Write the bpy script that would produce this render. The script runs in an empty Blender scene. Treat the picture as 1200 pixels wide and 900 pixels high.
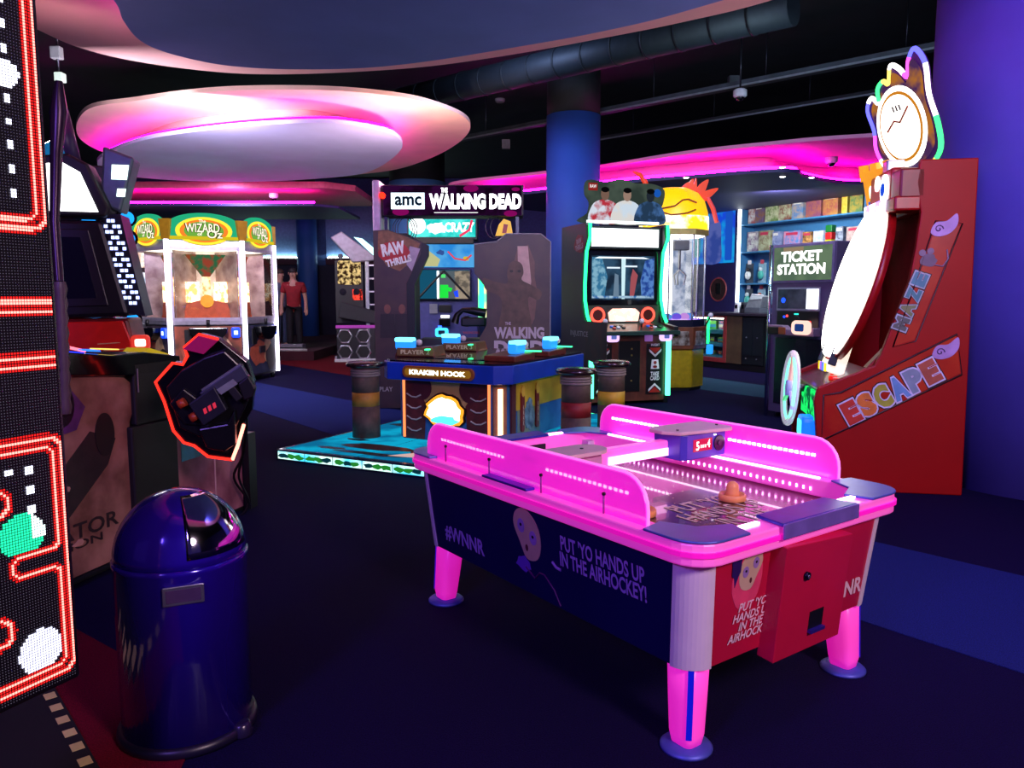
import bpy, math, random
from mathutils import Vector, Matrix
random.seed(7)
S = bpy.context.scene
COL = S.collection
R = math.radians
# ------------------------------------------------------------------ camera
CAM_H, FPX, PITCH = 1.35, 909.5, 0.1121
cam = bpy.data.objects.new('camera', bpy.data.cameras.new('camera'))
COL.objects.link(cam)
cam.location = (0, 0, CAM_H)
cam.rotation_euler = (math.pi/2 - PITCH, 0, 0)
cam.data.sensor_width = 36.0
cam.data.lens = 36.0*FPX/1200.0
cam.data.clip_start = .05
S.camera = cam
# ------------------------------------------------------------------ world, exposure
W = bpy.data.worlds.new('world'); S.world = W; W.use_nodes = True
bg = W.node_tree.nodes['Background']
bg.inputs[0].default_value = (.10, .06, .42, 1)
bg.inputs[1].default_value = .25
S.view_settings.view_transform = 'Standard'
S.view_settings.look = 'None'
S.view_settings.exposure = 0.0
S.view_settings.gamma = 1.0
S.view_settings.use_curve_mapping = False
# ------------------------------------------------------------------ room light: lamps and added fill
def area(name, loc, target, size, color, power, shape='DISK'):
    L = bpy.data.lights.new(name, 'AREA'); L.shape = shape; L.size = size
    L.color = color; L.energy = power
    o = bpy.data.objects.new(name, L); COL.objects.link(o); o.location = loc
    d = Vector(target) - Vector(loc)
    o.rotation_euler = d.to_track_quat('-Z', 'Y').to_euler()
    return o
# sources without fixtures: some stand for hall lamps, others are added fill
def spot(name, loc, target, deg, radius, color, power):
    L = bpy.data.lights.new(name, 'SPOT'); L.spot_size = R(deg); L.spot_blend = .6; L.shadow_soft_size = radius
    L.color = color; L.energy = power
    o = bpy.data.objects.new(name, L); COL.objects.link(o); o.location = loc
    o.rotation_euler = (Vector(target)-Vector(loc)).to_track_quat('-Z', 'Y').to_euler()
area('lamp_front_right', (2.6, -1.2, 3.1), (1.3, 3.2, .6), .9, (1, .70, .84), 150)
area('lamp_front_left', (-2.2, -1.6, 3.1), (-.8, 2.6, .4), .9, (.30, .16, 1), 120)
area('lamp_column', (1.5, 2.4, 3.15), (3.6, 5.2, 2.0), .5, (.40, .32, 1), 95)
spot('fill_middle', (-.2, 4.6, 3.1), (-.3, 8.6, 1.0), 62, .2, (.72, .78, 1), 200)  # added fill for the booth, fishing table and stools
area('fill_middle_right', (3.0, 7.6, 3.6), (2.2, 10.2, .6), .6, (.6, .85, 1), 70)  # fixtureless fill towards the fighting game and crane
area('fill_left_back', (-3.6, 9.2, 3.3), (-4.6, 12.4, .9), .5, (.9, .85, 1), 140)  # added fill to bring up the coin pusher panels
area('lamp_counter', (4.4, 13.0, 3.0), (4.8, 14.4, 1.0), .6, (.9, .95, 1), 120)
area('fill_stage', (-5.4, 14.9, 3.2), (-5.4, 17.6, .8), .5, (.7, .6, 1), 50)  # fixtureless fill for the two people
area('fill_blue_column', (-.4, 9.4, 4.5), (1.0, 12.5, 3.2), .5, (.4, .55, 1), 55)  # fixtureless blue fill on the black-headed column
area('fill_over_booth', (-.9, 9.62, 2.75), (-2.3, 10.6, 3.75), .2, (1, .72, .66), 60)  # added uplight with no fixture, washes the middle oval
area('fill_over_rack', (-3.8, 7.4, 2.68), (-3.7, 10.6, 3.6), .2, (.85, .8, 1), 60)  # added uplight above the rack, brightens the lavender disc
area('fill_over_cabinet', (-3.5, 6.12, 2.51), (-2.6, 5.2, 3.5), .2, (1, .6, .7), 20)  # invented source above the red cabinet, tints the nearest oval
area('fill_ceiling', (3.4, 6.4, 3.9), (4.6, 9.0, 4.9), .6, (.55, .75, 1), 60)  # added upward light, only there to lift the dark ceiling

def at(px, py, Y):                       # the place at depth Y that the photograph shows at a pixel
    f, c, s = FPX, math.cos(PITCH), math.sin(PITCH)
    u, v = (px-600)/f, -(py-450)/f
    d = Vector((u, c + v*s, -s + v*c)); d *= Y/d.y
    return Vector((d.x, d.y, d.z + CAM_H))
def fl(px, py, z=0.0):                   # the same on a level plane
    f, c, s = FPX, math.cos(PITCH), math.sin(PITCH)
    u, v = (px-600)/f, -(py-450)/f
    d = Vector((u, c + v*s, -s + v*c)); d *= (z-CAM_H)/d.z
    return Vector((d.x, d.y, z))
# ------------------------------------------------------------------ materials
def lin(h):
    h = h.lstrip('#'); o = []
    for i in (0, 2, 4):
        c = int(h[i:i+2], 16)/255
        o.append(c/12.92 if c <= .04045 else ((c+.055)/1.055)**2.4)
    return (*o, 1)
MATS = {}
def P(col, rough=.5, metal=0.0, var=.12, scale=14, bump=0.0, coat=0.0, trans=0.0, alpha=1.0, emit=None, es=0.0, spec=.5, col2=None):
    key = (col, rough, metal, var, scale, bump, coat, trans, alpha, emit, es, spec, col2)
    if key in MATS: return MATS[key]
    m = bpy.data.materials.new('paint_' + col.lstrip('#')); m.use_nodes = True
    nt = m.node_tree; b = nt.nodes['Principled BSDF']
    c = lin(col)
    b.inputs['Roughness'].default_value = rough
    b.inputs['Metallic'].default_value = metal
    b.inputs['Coat Weight'].default_value = coat
    b.inputs['Transmission Weight'].default_value = trans
    b.inputs['Alpha'].default_value = alpha
    b.inputs['Specular IOR Level'].default_value = spec
    if trans: b.inputs['IOR'].default_value = 1.15
    if emit:
        b.inputs['Emission Color'].default_value = lin(emit); b.inputs['Emission Strength'].default_value = es
    if var or col2:
        tc = nt.nodes.new('ShaderNodeTexCoord'); n = nt.nodes.new('ShaderNodeTexNoise')
        n.inputs['Scale'].default_value = scale; n.inputs['Detail'].default_value = 5
        nt.links.new(tc.outputs['Object'], n.inputs['Vector'])
        r = nt.nodes.new('ShaderNodeValToRGB')
        c2 = lin(col2) if col2 else tuple(min(1, x*(1+var)) for x in c[:3]) + (1,)
        c1 = c if col2 else tuple(x*(1-var) for x in c[:3]) + (1,)
        r.color_ramp.elements[0].position = .35; r.color_ramp.elements[0].color = c1
        r.color_ramp.elements[1].position = .65; r.color_ramp.elements[1].color = c2
        nt.links.new(n.outputs['Fac'], r.inputs[0]); nt.links.new(r.outputs[0], b.inputs['Base Color'])
        if bump:
            bm = nt.nodes.new('ShaderNodeBump'); bm.inputs['Strength'].default_value = bump; bm.inputs['Distance'].default_value = .01
            nt.links.new(n.outputs['Fac'], bm.inputs['Height']); nt.links.new(bm.outputs[0], b.inputs['Normal'])
    else: b.inputs['Base Color'].default_value = c
    MATS[key] = m
    return m
def E(col, s=1.0, col2=None, scale=6):
    key = ('E', col, s, col2, scale)
    if key in MATS: return MATS[key]
    m = bpy.data.materials.new('glow_' + col.lstrip('#')); m.use_nodes = True
    nt = m.node_tree; nt.nodes.clear()
    o = nt.nodes.new('ShaderNodeOutputMaterial'); e = nt.nodes.new('ShaderNodeEmission')
    e.inputs[0].default_value = lin(col); e.inputs[1].default_value = s
    if col2:                                        # printed film in front of the tubes
        tc = nt.nodes.new('ShaderNodeTexCoord'); n = nt.nodes.new('ShaderNodeTexNoise')
        n.inputs['Scale'].default_value = scale; n.inputs['Detail'].default_value = 3
        r = nt.nodes.new('ShaderNodeValToRGB')
        r.color_ramp.elements[0].position = .42; r.color_ramp.elements[0].color = lin(col)
        r.color_ramp.elements[1].position = .56; r.color_ramp.elements[1].color = lin(col2)
        nt.links.new(tc.outputs['Object'], n.inputs['Vector']); nt.links.new(n.outputs['Fac'], r.inputs[0]); nt.links.new(r.outputs[0], e.inputs[0])
    nt.links.new(e.outputs[0], o.inputs[0])
    MATS[key] = m
    return m
def glass(tint='#ffffff', rough=.02, mixf=.06):
    key = ('G', tint, rough, mixf)
    if key in MATS: return MATS[key]
    m = bpy.data.materials.new('clear_pane'); m.use_nodes = True
    nt = m.node_tree; nt.nodes.clear()
    o = nt.nodes.new('ShaderNodeOutputMaterial'); t = nt.nodes.new('ShaderNodeBsdfTransparent'); g = nt.nodes.new('ShaderNodeBsdfGlossy')
    mx = nt.nodes.new('ShaderNodeMixShader'); mx.inputs[0].default_value = mixf
    t.inputs[0].default_value = lin(tint); g.inputs['Roughness'].default_value = rough
    nt.links.new(t.outputs[0], mx.inputs[1]); nt.links.new(g.outputs[0], mx.inputs[2]); nt.links.new(mx.outputs[0], o.inputs[0])
    MATS[key] = m
    return m
BLACK = P('#0b0a0f', .45); BLACKG = P('#08080b', .18, coat=.5); STEEL = P('#a9a9b2', .3, .9); DARKST = P('#3c3c46', .35, .8)
WHITE = P('#dedbe2', .45)
# ------------------------------------------------------------------ mesh builder
def FR(o, u, v):
    o, u, v = Vector(o), Vector(u).normalized(), Vector(v).normalized(); n = u.cross(v)
    return lambda a, b, d=0: o + u*a + v*b + n*d
def FRONT(y=0, x=0, z=0): return FR((x, y, z), (1, 0, 0), (0, 0, 1))
def RIGHT(x=0, y=0, z=0): return FR((x, y, z), (0, 1, 0), (0, 0, 1))
def LEFT(x=0, y=0, z=0): return FR((x, y, z), (0, -1, 0), (0, 0, 1))
def TOP(z=0, x=0, y=0): return FR((x, y, z), (1, 0, 0), (0, 1, 0))
class MB:
    def __init__(s): s.v = []; s.f = []; s.sm = []
    def add(s, vs, fs, sm=False):
        n = len(s.v); s.v += [tuple(v) for v in vs]
        s.f += [tuple(i+n for i in f) for f in fs]; s.sm += [sm]*len(fs); return s
    def box(s, x0, x1, y0, y1, z0, z1):
        vs = [(x, y, z) for z in (z0, z1) for y in (y0, y1) for x in (x0, x1)]
        return s.add(vs, [(0, 2, 3, 1), (4, 5, 7, 6), (0, 1, 5, 4), (2, 6, 7, 3), (0, 4, 6, 2), (1, 3, 7, 5)])
    def obox(s, fr, a0, a1, b0, b1, d0, d1):
        return s.ext([(a0, b0), (a1, b0), (a1, b1), (a0, b1)], fr, d0, d1)
    def ext(s, pts, fr, d0, d1, sm=False):
        ar = sum(pts[i-1][0]*p[1]-p[0]*pts[i-1][1] for i, p in enumerate(pts))
        if ar < 0: pts = pts[::-1]
        if d1 < d0: d0, d1 = d1, d0
        n = len(pts)
        vs = [fr(a, b, d0) for a, b in pts] + [fr(a, b, d1) for a, b in pts]
        s.add(vs, [tuple(range(n))[::-1], tuple(range(n, 2*n))])
        k = len(s.v)-2*n
        for i in range(n):
            j = (i+1) % n
            s.f.append((k+i, k+j, k+n+j, k+n+i)); s.sm.append(sm)
        return s
    def cyl(s, a, b, r0, r1=None, n=16, sm=True):
        if r1 is None: r1 = r0
        a, b = Vector(a), Vector(b); w = (b-a).normalized()
        u = w.orthogonal().normalized(); v = w.cross(u)
        cs = [(math.cos(2*math.pi*i/n), math.sin(2*math.pi*i/n)) for i in range(n)]
        vs = [a + (u*c+v*q)*r0 for c, q in cs] + [b + (u*c+v*q)*r1 for c, q in cs]
        k = len(s.v); s.add(vs, [tuple(range(n))[::-1], tuple(range(n, 2*n))])
        for i in range(n):
            j = (i+1) % n; s.f.append((k+i, k+j, k+n+j, k+n+i)); s.sm.append(sm)
        return s
    def tube(s, pts, r, n=8, closed=False):
        pts = [Vector(p) for p in pts]; m = len(pts); vs = []; u = None
        rr = r if isinstance(r, (list, tuple)) else [r]*m
        for i, p in enumerate(pts):
            if closed: t = (pts[(i+1) % m]-pts[i-1])
            else: t = pts[min(i+1, m-1)]-pts[max(i-1, 0)]
            t.normalize()
            u = t.orthogonal().normalized() if u is None else (u - t*u.dot(t)).normalized()
            w = t.cross(u)
            vs += [p + (u*math.cos(2*math.pi*k/n) + w*math.sin(2*math.pi*k/n))*rr[i] for k in range(n)]
        fs = []
        for i in range(m if closed else m-1):
            j = (i+1) % m
            for k in range(n):
                l = (k+1) % n; fs.append((i*n+k, i*n+l, j*n+l, j*n+k))
        s.add(vs, fs, True)
        if not closed: s.add(vs[:n], [tuple(range(n))[::-1]]); s.add(vs[-n:], [tuple(range(n))])
        return s
    def lathe(s, prof, c=(0, 0, 0), n=32, sx=1, sy=1, sm=True, rz=0):
        vs = []; m = len(prof)
        for r, z in prof:
            for k in range(n):
                a = 2*math.pi*k/n; x, y = r*math.cos(a)*sx, r*math.sin(a)*sy
                vs.append((c[0]+x*math.cos(rz)-y*math.sin(rz), c[1]+x*math.sin(rz)+y*math.cos(rz), c[2]+z))
        fs = [(i*n+k, i*n+(k+1) % n, (i+1)*n+(k+1) % n, (i+1)*n+k) for i in range(m-1) for k in range(n)]
        fs.append(tuple(range(n))[::-1]); fs.append(tuple(range((m-1)*n, m*n)))
        s.add(vs, fs[:-2], sm); s.add(vs, [], False)
        k = len(s.v)-len(vs)*2; del s.v[-len(vs):]
        s.f += [tuple(i+k for i in f) for f in fs[-2:]]; s.sm += [False, False]
        return s
    def ell(s, c, r, nu=16, nv=10):
        rx, ry, rz = (r, r, r) if isinstance(r, (int, float)) else r
        vs = [(c[0]+rx*math.sin(math.pi*j/nv)*math.cos(2*math.pi*i/nu), c[1]+ry*math.sin(math.pi*j/nv)*math.sin(2*math.pi*i/nu), c[2]-rz*math.cos(math.pi*j/nv)) for j in range(1, nv) for i in range(nu)]
        vs += [(c[0], c[1], c[2]-rz), (c[0], c[1], c[2]+rz)]
        fs = [(j*nu+i, j*nu+(i+1) % nu, (j+1)*nu+(i+1) % nu, (j+1)*nu+i) for j in range(nv-2) for i in range(nu)]
        b, t = len(vs)-2, len(vs)-1
        fs += [(b, (i+1) % nu, i) for i in range(nu)] + [(t, (nv-2)*nu+i, (nv-2)*nu+(i+1) % nu) for i in range(nu)]
        return s.add(vs, fs, True)
    def ring(s, fr, a, b, R0, r, n=24, k=8, sq=1):
        return s.tube([fr(a+R0*math.cos(2*math.pi*i/n), b+R0*sq*math.sin(2*math.pi*i/n)) for i in range(n)], r, k, True)
    def disc(s, fr, a, b, r, d0, d1, n=24, sq=1):
        return s.ext([(a+r*math.cos(2*math.pi*i/n), b+r*sq*math.sin(2*math.pi*i/n)) for i in range(n)], fr, d0, d1, True)
    def o(s, name, mat, parent=None, bev=0.0, label=None, cat=None, kind=None, group=None, loc=None, seg=2):
        me = bpy.data.meshes.new(name); me.from_pydata(s.v, [], s.f)
        me.polygons.foreach_set('use_smooth', s.sm); me.update()
        me.materials.append(mat)
        ob = bpy.data.objects.new(name, me); COL.objects.link(ob); ob.parent = parent
        if loc is not None: ob.location = loc
        if bev:
            md = ob.modifiers.new('bevel', 'BEVEL'); md.width = bev; md.segments = seg; md.limit_method = 'ANGLE'; md.angle_limit = R(40)
        return tag(ob, label, cat, group, kind)
def tag(o, label=None, cat=None, group=None, kind=None):
    if label: o['label'] = label
    if cat: o['category'] = cat
    if group: o['group'] = group
    if kind: o['kind'] = kind
    return o
def thing(name, label, cat, loc, yaw=0, group=None):
    o = bpy.data.objects.new(name, None); COL.objects.link(o); o.empty_display_size = .1
    o.location = loc; o.rotation_euler = (0, 0, yaw)
    return tag(o, label, cat, group)
def copy_tree(o, parent=None):
    c = o.copy(); COL.objects.link(c); c.parent = parent
    for ch in list(o.children): copy_tree(ch, c)
    return c
_tx = {}
def text_mesh(s, bold, shear=0.0):
    k = (s, bold, shear)
    if k in _tx: return _tx[k]
    cu = bpy.data.curves.new('lettering', 'FONT'); cu.body = s; cu.size = 1; cu.offset = bold; cu.shear = shear
    cu.align_x = 'CENTER'; cu.align_y = 'CENTER'; cu.resolution_u = 3; cu.space_line = .82
    ob = bpy.data.objects.new('lettering', cu); COL.objects.link(ob)
    dg = bpy.context.evaluated_depsgraph_get()
    me = bpy.data.meshes.new_from_object(ob.evaluated_get(dg))
    vs = [v.co[:2] for v in me.vertices]; fs = [tuple(p.vertices) for p in me.polygons]
    bpy.data.objects.remove(ob); bpy.data.curves.remove(cu); bpy.data.meshes.remove(me)
    _tx[k] = (vs, fs); return vs, fs
def T(s, fr, a, b, w, h, mat, parent, d=.003, bold=.02, rot=0, shear=0.0, name='lettering', label=None):
    """Lettering fitted into a box w by h centred on (a, b) of a frame."""
    vs, fs = text_mesh(s, bold, shear)
    x0, x1 = min(v[0] for v in vs), max(v[0] for v in vs); y0, y1 = min(v[1] for v in vs), max(v[1] for v in vs)
    sx, sy = w/(x1-x0), h/(y1-y0); c, q = math.cos(rot), math.sin(rot); pts = []
    for x, y in vs:
        x, y = (x-(x0+x1)/2)*sx, (y-(y0+y1)/2)*sy
        pts.append(fr(a+x*c-y*q, b+x*q+y*c, d))
    return MB().add(pts, fs).o(name, mat, parent, label=label)
def blob(cx, cy, rx, ry, n=24, var=.1, seed=1):
    rnd = random.Random(seed)
    return [(cx+rx*(1+rnd.uniform(-var, var))*math.cos(2*math.pi*i/n), cy+ry*(1+rnd.uniform(-var, var))*math.sin(2*math.pi*i/n)) for i in range(n)]
def rrect(x0, x1, y0, y1, r, n=5):
    out = []
    for cx, cy, a0 in ((x1-r, y1-r, 0), (x0+r, y1-r, 90), (x0+r, y0+r, 180), (x1-r, y0+r, 270)):
        out += [(cx+r*math.cos(R(a0+90*i/n)), cy+r*math.sin(R(a0+90*i/n))) for i in range(n+1)]
    return out
def catmull(pts, k=6, closed=True):
    out = []; n = len(pts)
    for i in range(n if closed else n-1):
        p = [pts[(i+j-1) % n] if closed else pts[min(max(i+j-1, 0), n-1)] for j in range(4)]
        for q in range(k):
            t = q/k
            out.append(tuple(.5*(2*p[1][d] + (p[2][d]-p[0][d])*t + (2*p[0][d]-5*p[1][d]+4*p[2][d]-p[3][d])*t*t + (3*p[1][d]-p[0][d]-3*p[2][d]+p[3][d])*t**3) for d in (0, 1)))
    return out
# ================================================================== THE SETTING
def struct(name, mb, mat, parent=None, label=None):
    return mb.o(name, mat, parent, kind='structure', label=label)
CARPET = P('#0f0734', .95, var=.5, scale=220, bump=.6, spec=.1)
floor = struct('floor', MB().box(-14, 12, -4, 26, -.1, 0), CARPET, label='dark navy carpet floor with paler diagonal bands')
def band(pts, mat, h):
    MB().ext([(p.x, p.y) for p in pts], TOP(0), .0005, h).o('carpet_stripe', mat, floor)
BLUEC = P('#1c2668', .95, var=.35, scale=220, bump=.6, spec=.1)
band([fl(1036, 638), Vector((3.6, 2.38, 0)), Vector((3.0, 1.26, 0)), fl(1010, 728), Vector((.2, 4.6, 0)), Vector((.9, 5.4, 0))], BLUEC, .004)
band([fl(320, 452), fl(412, 470), Vector((-.4, 8.1, 0)), Vector((-.7, 6.3, 0)), fl(385, 508), fl(290, 478), Vector((-7, 14.2, 0)), Vector((-7, 15.5, 0))], BLUEC, .004)
band([fl(690, 424), fl(830, 443), fl(895, 452), Vector((5.4, 9.0, 0)), Vector((4.9, 8.0, 0)), fl(893, 466), fl(825, 457), fl(690, 438)], P('#2c4a63', .95, var=.3, scale=220, bump=.6, spec=.1), .004)
band([fl(330, 427), fl(420, 442), Vector((-1.0, 11.1, 0)), Vector((1, 14, 0)), Vector((-3, 17, 0)), Vector((-9, 22, 0)), Vector((-10, 21, 0))], P('#5a0c18', .95, var=.3, scale=220, bump=.6, spec=.1), .004)
band([Vector((-2.2, .9, 0)), Vector((-.9, 1.7, 0)), Vector((-1.0, 2.45, 0)), Vector((-2.0, 3.2, 0)), Vector((-3.4, 2.2, 0))], P('#6a0a22', .95, var=.3, scale=220, bump=.6, spec=.1), .004)  # red carpet with the screen's red glow mixed into its colour
struct('ceiling', MB().box(-14, 12, -4, 26, 4.9, 5.0), P('#14161c', .8, var=.3, scale=3))
struct('wall_back', MB().box(-14, 12, 24, 24.2, 0, 5), P('#3a4f86', .8))
struct('wall_left', MB().box(-12.2, -12, -4, 26, 0, 5), P('#1a1840', .8))
struct('wall_right', MB().box(8.6, 8.8, -4, 26, 0, 5), P('#1d1c4a', .8))
# blue round column at the right, and the free-standing columns
def column(x, y, r, top, mat, label, dark=True):
    c = struct('column', MB().lathe([(r, 0), (r, top)], (0, 0, 0), 48), mat, label=label); c.location = (x, y, 0)
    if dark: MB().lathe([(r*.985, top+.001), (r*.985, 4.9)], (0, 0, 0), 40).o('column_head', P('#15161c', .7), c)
    return c
column(4.13, 5.75, 1.0, 4.9, P('#5650b8', .65, var=.05, scale=3), 'thick violet blue round column at the right edge of the view', False)
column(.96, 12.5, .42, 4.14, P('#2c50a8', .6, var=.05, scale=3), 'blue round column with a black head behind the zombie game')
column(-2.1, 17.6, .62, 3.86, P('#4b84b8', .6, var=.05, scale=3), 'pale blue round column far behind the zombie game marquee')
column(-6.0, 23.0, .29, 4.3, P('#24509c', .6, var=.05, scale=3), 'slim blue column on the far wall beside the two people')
# ceiling ovals: a pale upper slab and a smaller slab hung under it, an LED strip on top of the lower one
PINKP = P('#e0a8a2', .7, var=.05, scale=2)
MAG = E('#ff06d0', 26)
def oval(name, label, outer, inner, zo, zi, inner_mat, outer_mat=PINKP, led=MAG, inset=.06, ks=10):
    outer = catmull(outer, ks); inner = catmull(inner, ks)
    cx, cy = sum(p[0] for p in outer)/len(outer), sum(p[1] for p in outer)/len(outer)
    t = struct(name, MB().ext([(x-cx, y-cy) for x, y in outer], TOP(), 0, .05), outer_mat, label=label)
    t.location = (cx, cy, zo)
    dz = zi-zo
    MB().ext([(x-cx, y-cy) for x, y in inner], TOP(), dz, dz+.05).o('hanging_disc', inner_mat, t)
    ix, iy = sum(p[0] for p in inner)/len(inner), sum(p[1] for p in inner)/len(inner)
    ins = []
    for i, p in enumerate(inner):
        a, b = Vector(inner[i-1]), Vector(inner[(i+1) % len(inner)]); d = (b-a).normalized(); n = Vector((-d.y, d.x))
        if n.dot(Vector((ix-p[0], iy-p[1]))) < 0: n = -n
        ins.append(Vector(p)+n*inset)
    MB().tube([(p.x-cx, p.y-cy, dz+.075) for p in ins], .016, 6, True).o('led_strip', led, t)
    s = .72
    MB().ext([((x-ix)*s+ix-cx, (y-iy)*s+iy-cy) for x, y in inner], TOP(), dz+.05, -.001, True).o('hanger_core', outer_mat, t)
    return t
def X(pts, z): return [tuple(fl(a, b, z)[:2]) for a, b in pts]
oval('ceiling_oval', 'nearest and largest ceiling oval with pink edge and dusky blue underside',
     X([(55, 40), (100, 58), (160, 72), (240, 83), (310, 87), (400, 85), (500, 78), (600, 64), (700, 46), (800, 26), (905, 0)], 3.55) + [(2.6, 5.2), (3.0, 3.8), (2.4, 2.0), (.6, .8), (-1.6, .9), (-3.2, 2.6), (-3.8, 4.6), (-3.95, 6.0)],
     X([(133, 0), (145, 25), (165, 48), (200, 63), (260, 76), (330, 81), (420, 80), (500, 72), (600, 56), (700, 38), (800, 14)], 3.25) + [(1.7, 4.8), (2.1, 3.6), (1.5, 2.4), (.2, 1.6), (-1.3, 1.8), (-2.2, 3.1), (-2.5, 4.6)],
     3.55, 3.25, P('#7078c8', .7, var=.05, scale=2))
oval('ceiling_oval', 'middle ceiling oval with a magenta ring of light above a lavender disc',
     [(-6.6, 12.2), (-5.55, 10.43), (-4.63, 9.9), (-3.51, 9.46), (-2.49, 9.38), (-1.72, 9.53), (-1.06, 9.98), (-.6, 11.0), (-.79, 12.37), (-1.53, 14.1), (-2.54, 15.4), (-4.2, 16.0), (-6.0, 15.2), (-6.8, 13.8)],
     [(-6.56, 12.59), (-5.86, 11.64), (-4.95, 10.77), (-4.04, 10.23), (-3.16, 9.88), (-2.4, 9.74), (-1.95, 9.88), (-1.55, 10.4), (-1.59, 11.44), (-2.26, 13.16), (-3.0, 13.99), (-4.71, 14.6), (-6.19, 14.39), (-6.87, 13.61)],
     3.75, 3.45, P('#ccc4f8', .7, var=.04, scale=2), P('#f0c0b0', .7, var=.05, scale=2), E('#ff06e0', 15))
oval('ceiling_oval', 'far ceiling oval over the prize counter with a magenta light band',
     [(-1.2, 15.0), (.4, 13.6), (1.4, 12.9), (2.5, 11.7), (3.5, 11.0), (4.5, 10.5), (6.2, 10.2), (7.6, 11.6), (7.8, 14.5), (6, 17), (3, 18), (0, 17)],
     [(-.4, 14.4), (.9, 13.1), (1.75, 12.35), (2.6, 11.85), (3.6, 11.3), (4.05, 11.3), (4.35, 11.75), (5.2, 12.4), (6.4, 12.6), (7.0, 13.8), (6.6, 15.6), (4.5, 17), (2.2, 17.2), (.2, 16)],
     3.42, 3.1, P('#2e2860', .6, var=.05, scale=2), P('#c878a0', .7, var=.05, scale=2), E('#ff06c8', 60))
tl = struct('ceiling_oval', MB().ext([(0, 0), (5.4, 0), (5.9, .5), (5.9, 3), (0, 3)], TOP(), 0, .12), P('#b0506a', .7), label='far left ceiling soffit with a magenta light band above the carnival cabinet')
tl.location = (-9.0, 15.2, 3.42)
MB().ext([(0, .35), (5.1, .35), (5.5, .8), (5.5, 3), (0, 3)], TOP(), -.3, -.25).o('hanging_disc', P('#2e2860', .6), tl)
MB().tube([(0, .42, -.22), (5.1, .42, -.22)], .02, 6).o('led_strip', E('#ff06c8', 60), tl)
# ceiling services
TRAY = P('#39424c', .6, var=.3, scale=5)
def bar(name, a, b, w, h, mat, label, cat, group=None):
    a, b = Vector(a), Vector(b); d = b-a; L = d.length
    fr = FR((0, 0, 0), d, Vector((0, 0, 1)).cross(d).normalized())
    t = thing(name, label, cat, a, 0, group)
    MB().obox(fr, 0, L, -w/2, w/2, 0, h).o('channel', mat, t)
    MB().obox(fr, 0, L, -w/2-.02, -w/2, -.015, .01).o('lip', P('#8d98a0', .4, .5), t)
    n = max(2, int(L/1.6)); m = MB()
    for i in range(n):
        p = fr(L*(i+.5)/n, 0, h); MB().cyl(p, (p.x, p.y, 4.9-a.z), .008, n=6).o('hanger_rod', DARKST, t)
    return t
bar('cable_tray', fl(400, 192, 4.2), fl(1160, 46, 4.2), .16, .07, TRAY, 'long grey cable tray running diagonally under the black ceiling', 'cable tray')
bar('ceiling_beam', fl(700, 165, 4.3), fl(1160, 88, 4.3), .1, .06, P('#20262c', .7), 'dark thin ceiling beam behind the long cable tray', 'beam')
bar('light_rail', fl(1080, 154, 3.2), fl(1150, 144, 3.2), .03, .03, P('#9fb4b4', .4, .6), 'short pale rail above the red maze machine', 'rail')
dt = thing('air_duct', 'round dark ventilation duct under the ceiling behind the nearest oval', 'duct', (0, 0, 0))
da, db = fl(430, 128, 4.35), fl(930, 8, 4.35); dd = (db-da); L = dd.length
MB().cyl(da, db, .19, n=28).o('duct_pipe', P('#1a222a', .6, .3), dt)
for i in range(1, 16):
    c = da+dd*(i/16); MB().cyl(c-dd.normalized()*.012, c+dd.normalized()*.012, .198, n=28).o('duct_seam', P('#141a20', .6, .3), dt)
for px, py, z, lab in ((412, 191, 3.95, 'white dome camera under the tray at the left end'), (867, 117, 3.95, 'white dome camera hanging from the middle of the long tray'), (974, 194, 3.3, 'white dome camera beside the magenta light band over the counter'), (321, 234, 3.3, 'small dome camera under the far left magenta soffit')):
    p = fl(px, py, z); s = 1.0
    t = thing('dome_camera', lab, 'camera', p, 0, 'dome cameras on the ceiling')
    MB().lathe([(.06, .14), (.09, .12), (.09, .05), (.07, .03)], n=20).o('housing', P('#c9c9d2', .5), t)
    MB().ell((0, 0, .03), (.06, .06, .05), 14, 8).o('dome', BLACKG, t)
    MB().cyl((0, 0, .13), (0, 0, (4.9-z) if z > 3.5 else .14), .012, n=6).o('stem', DARKST, t)
t = thing('smoke_detector', 'round smoke detector on the black ceiling near the duct', 'detector', fl(586, 120, 4.84))
MB().lathe([(.07, 0), (.09, .03), (.09, .06)], n=20).o('body', P('#8b8288', .5), t)
for px, py, z, lab in ((593, 170, 4.3, 'pale junction box on the long tray left of the blue column'), (1122, 42, 4.3, 'white junction box at the right end of the long tray'), (860, 98, 4.3, 'dark junction box above the middle dome camera')):
    p = fl(px, py, z); t = thing('junction_box', lab, 'box', p)
    MB().box(-.08, .08, -.06, .06, -.07, .1).o('box_body', P('#b9b4c4' if 'dark' not in lab else '#3a4048', .5), t, .01)
    MB().box(-.06, .06, -.064, -.06, -.05, .08).o('lid', P('#a6a2b0' if 'dark' not in lab else '#30363e', .5), t)
# downlights in the counter oval
for i, (px, py) in enumerate(((804, 209), (917, 197), (917, 208), (951, 209), (688, 238))):
    p = fl(px, py, 3.08); t = thing('downlight', ('first', 'second', 'third', 'fourth', 'fifth')[i] + ' small white downlight from the left under the counter oval' if i < 4 else 'lone white downlight left of the fighting game topper', 'light', (p.x, p.y, 3.09), 0, 'downlights over the counter')
    MB().lathe([(.05, 0), (.05, .01)], n=16).o('rim', STEEL, t)
    MB().lathe([(.035, -.004), (.035, .004)], n=16).o('lens', E('#ffffff', 20), t)
# raised stage at the far left
struct('floor_stage', MB().box(-9.5, -4.2, 16.4, 23.9, 0, .2), P('#3c0d1c', .95, var=.3, scale=200), label='low red carpeted stage at the far left back')
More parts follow.
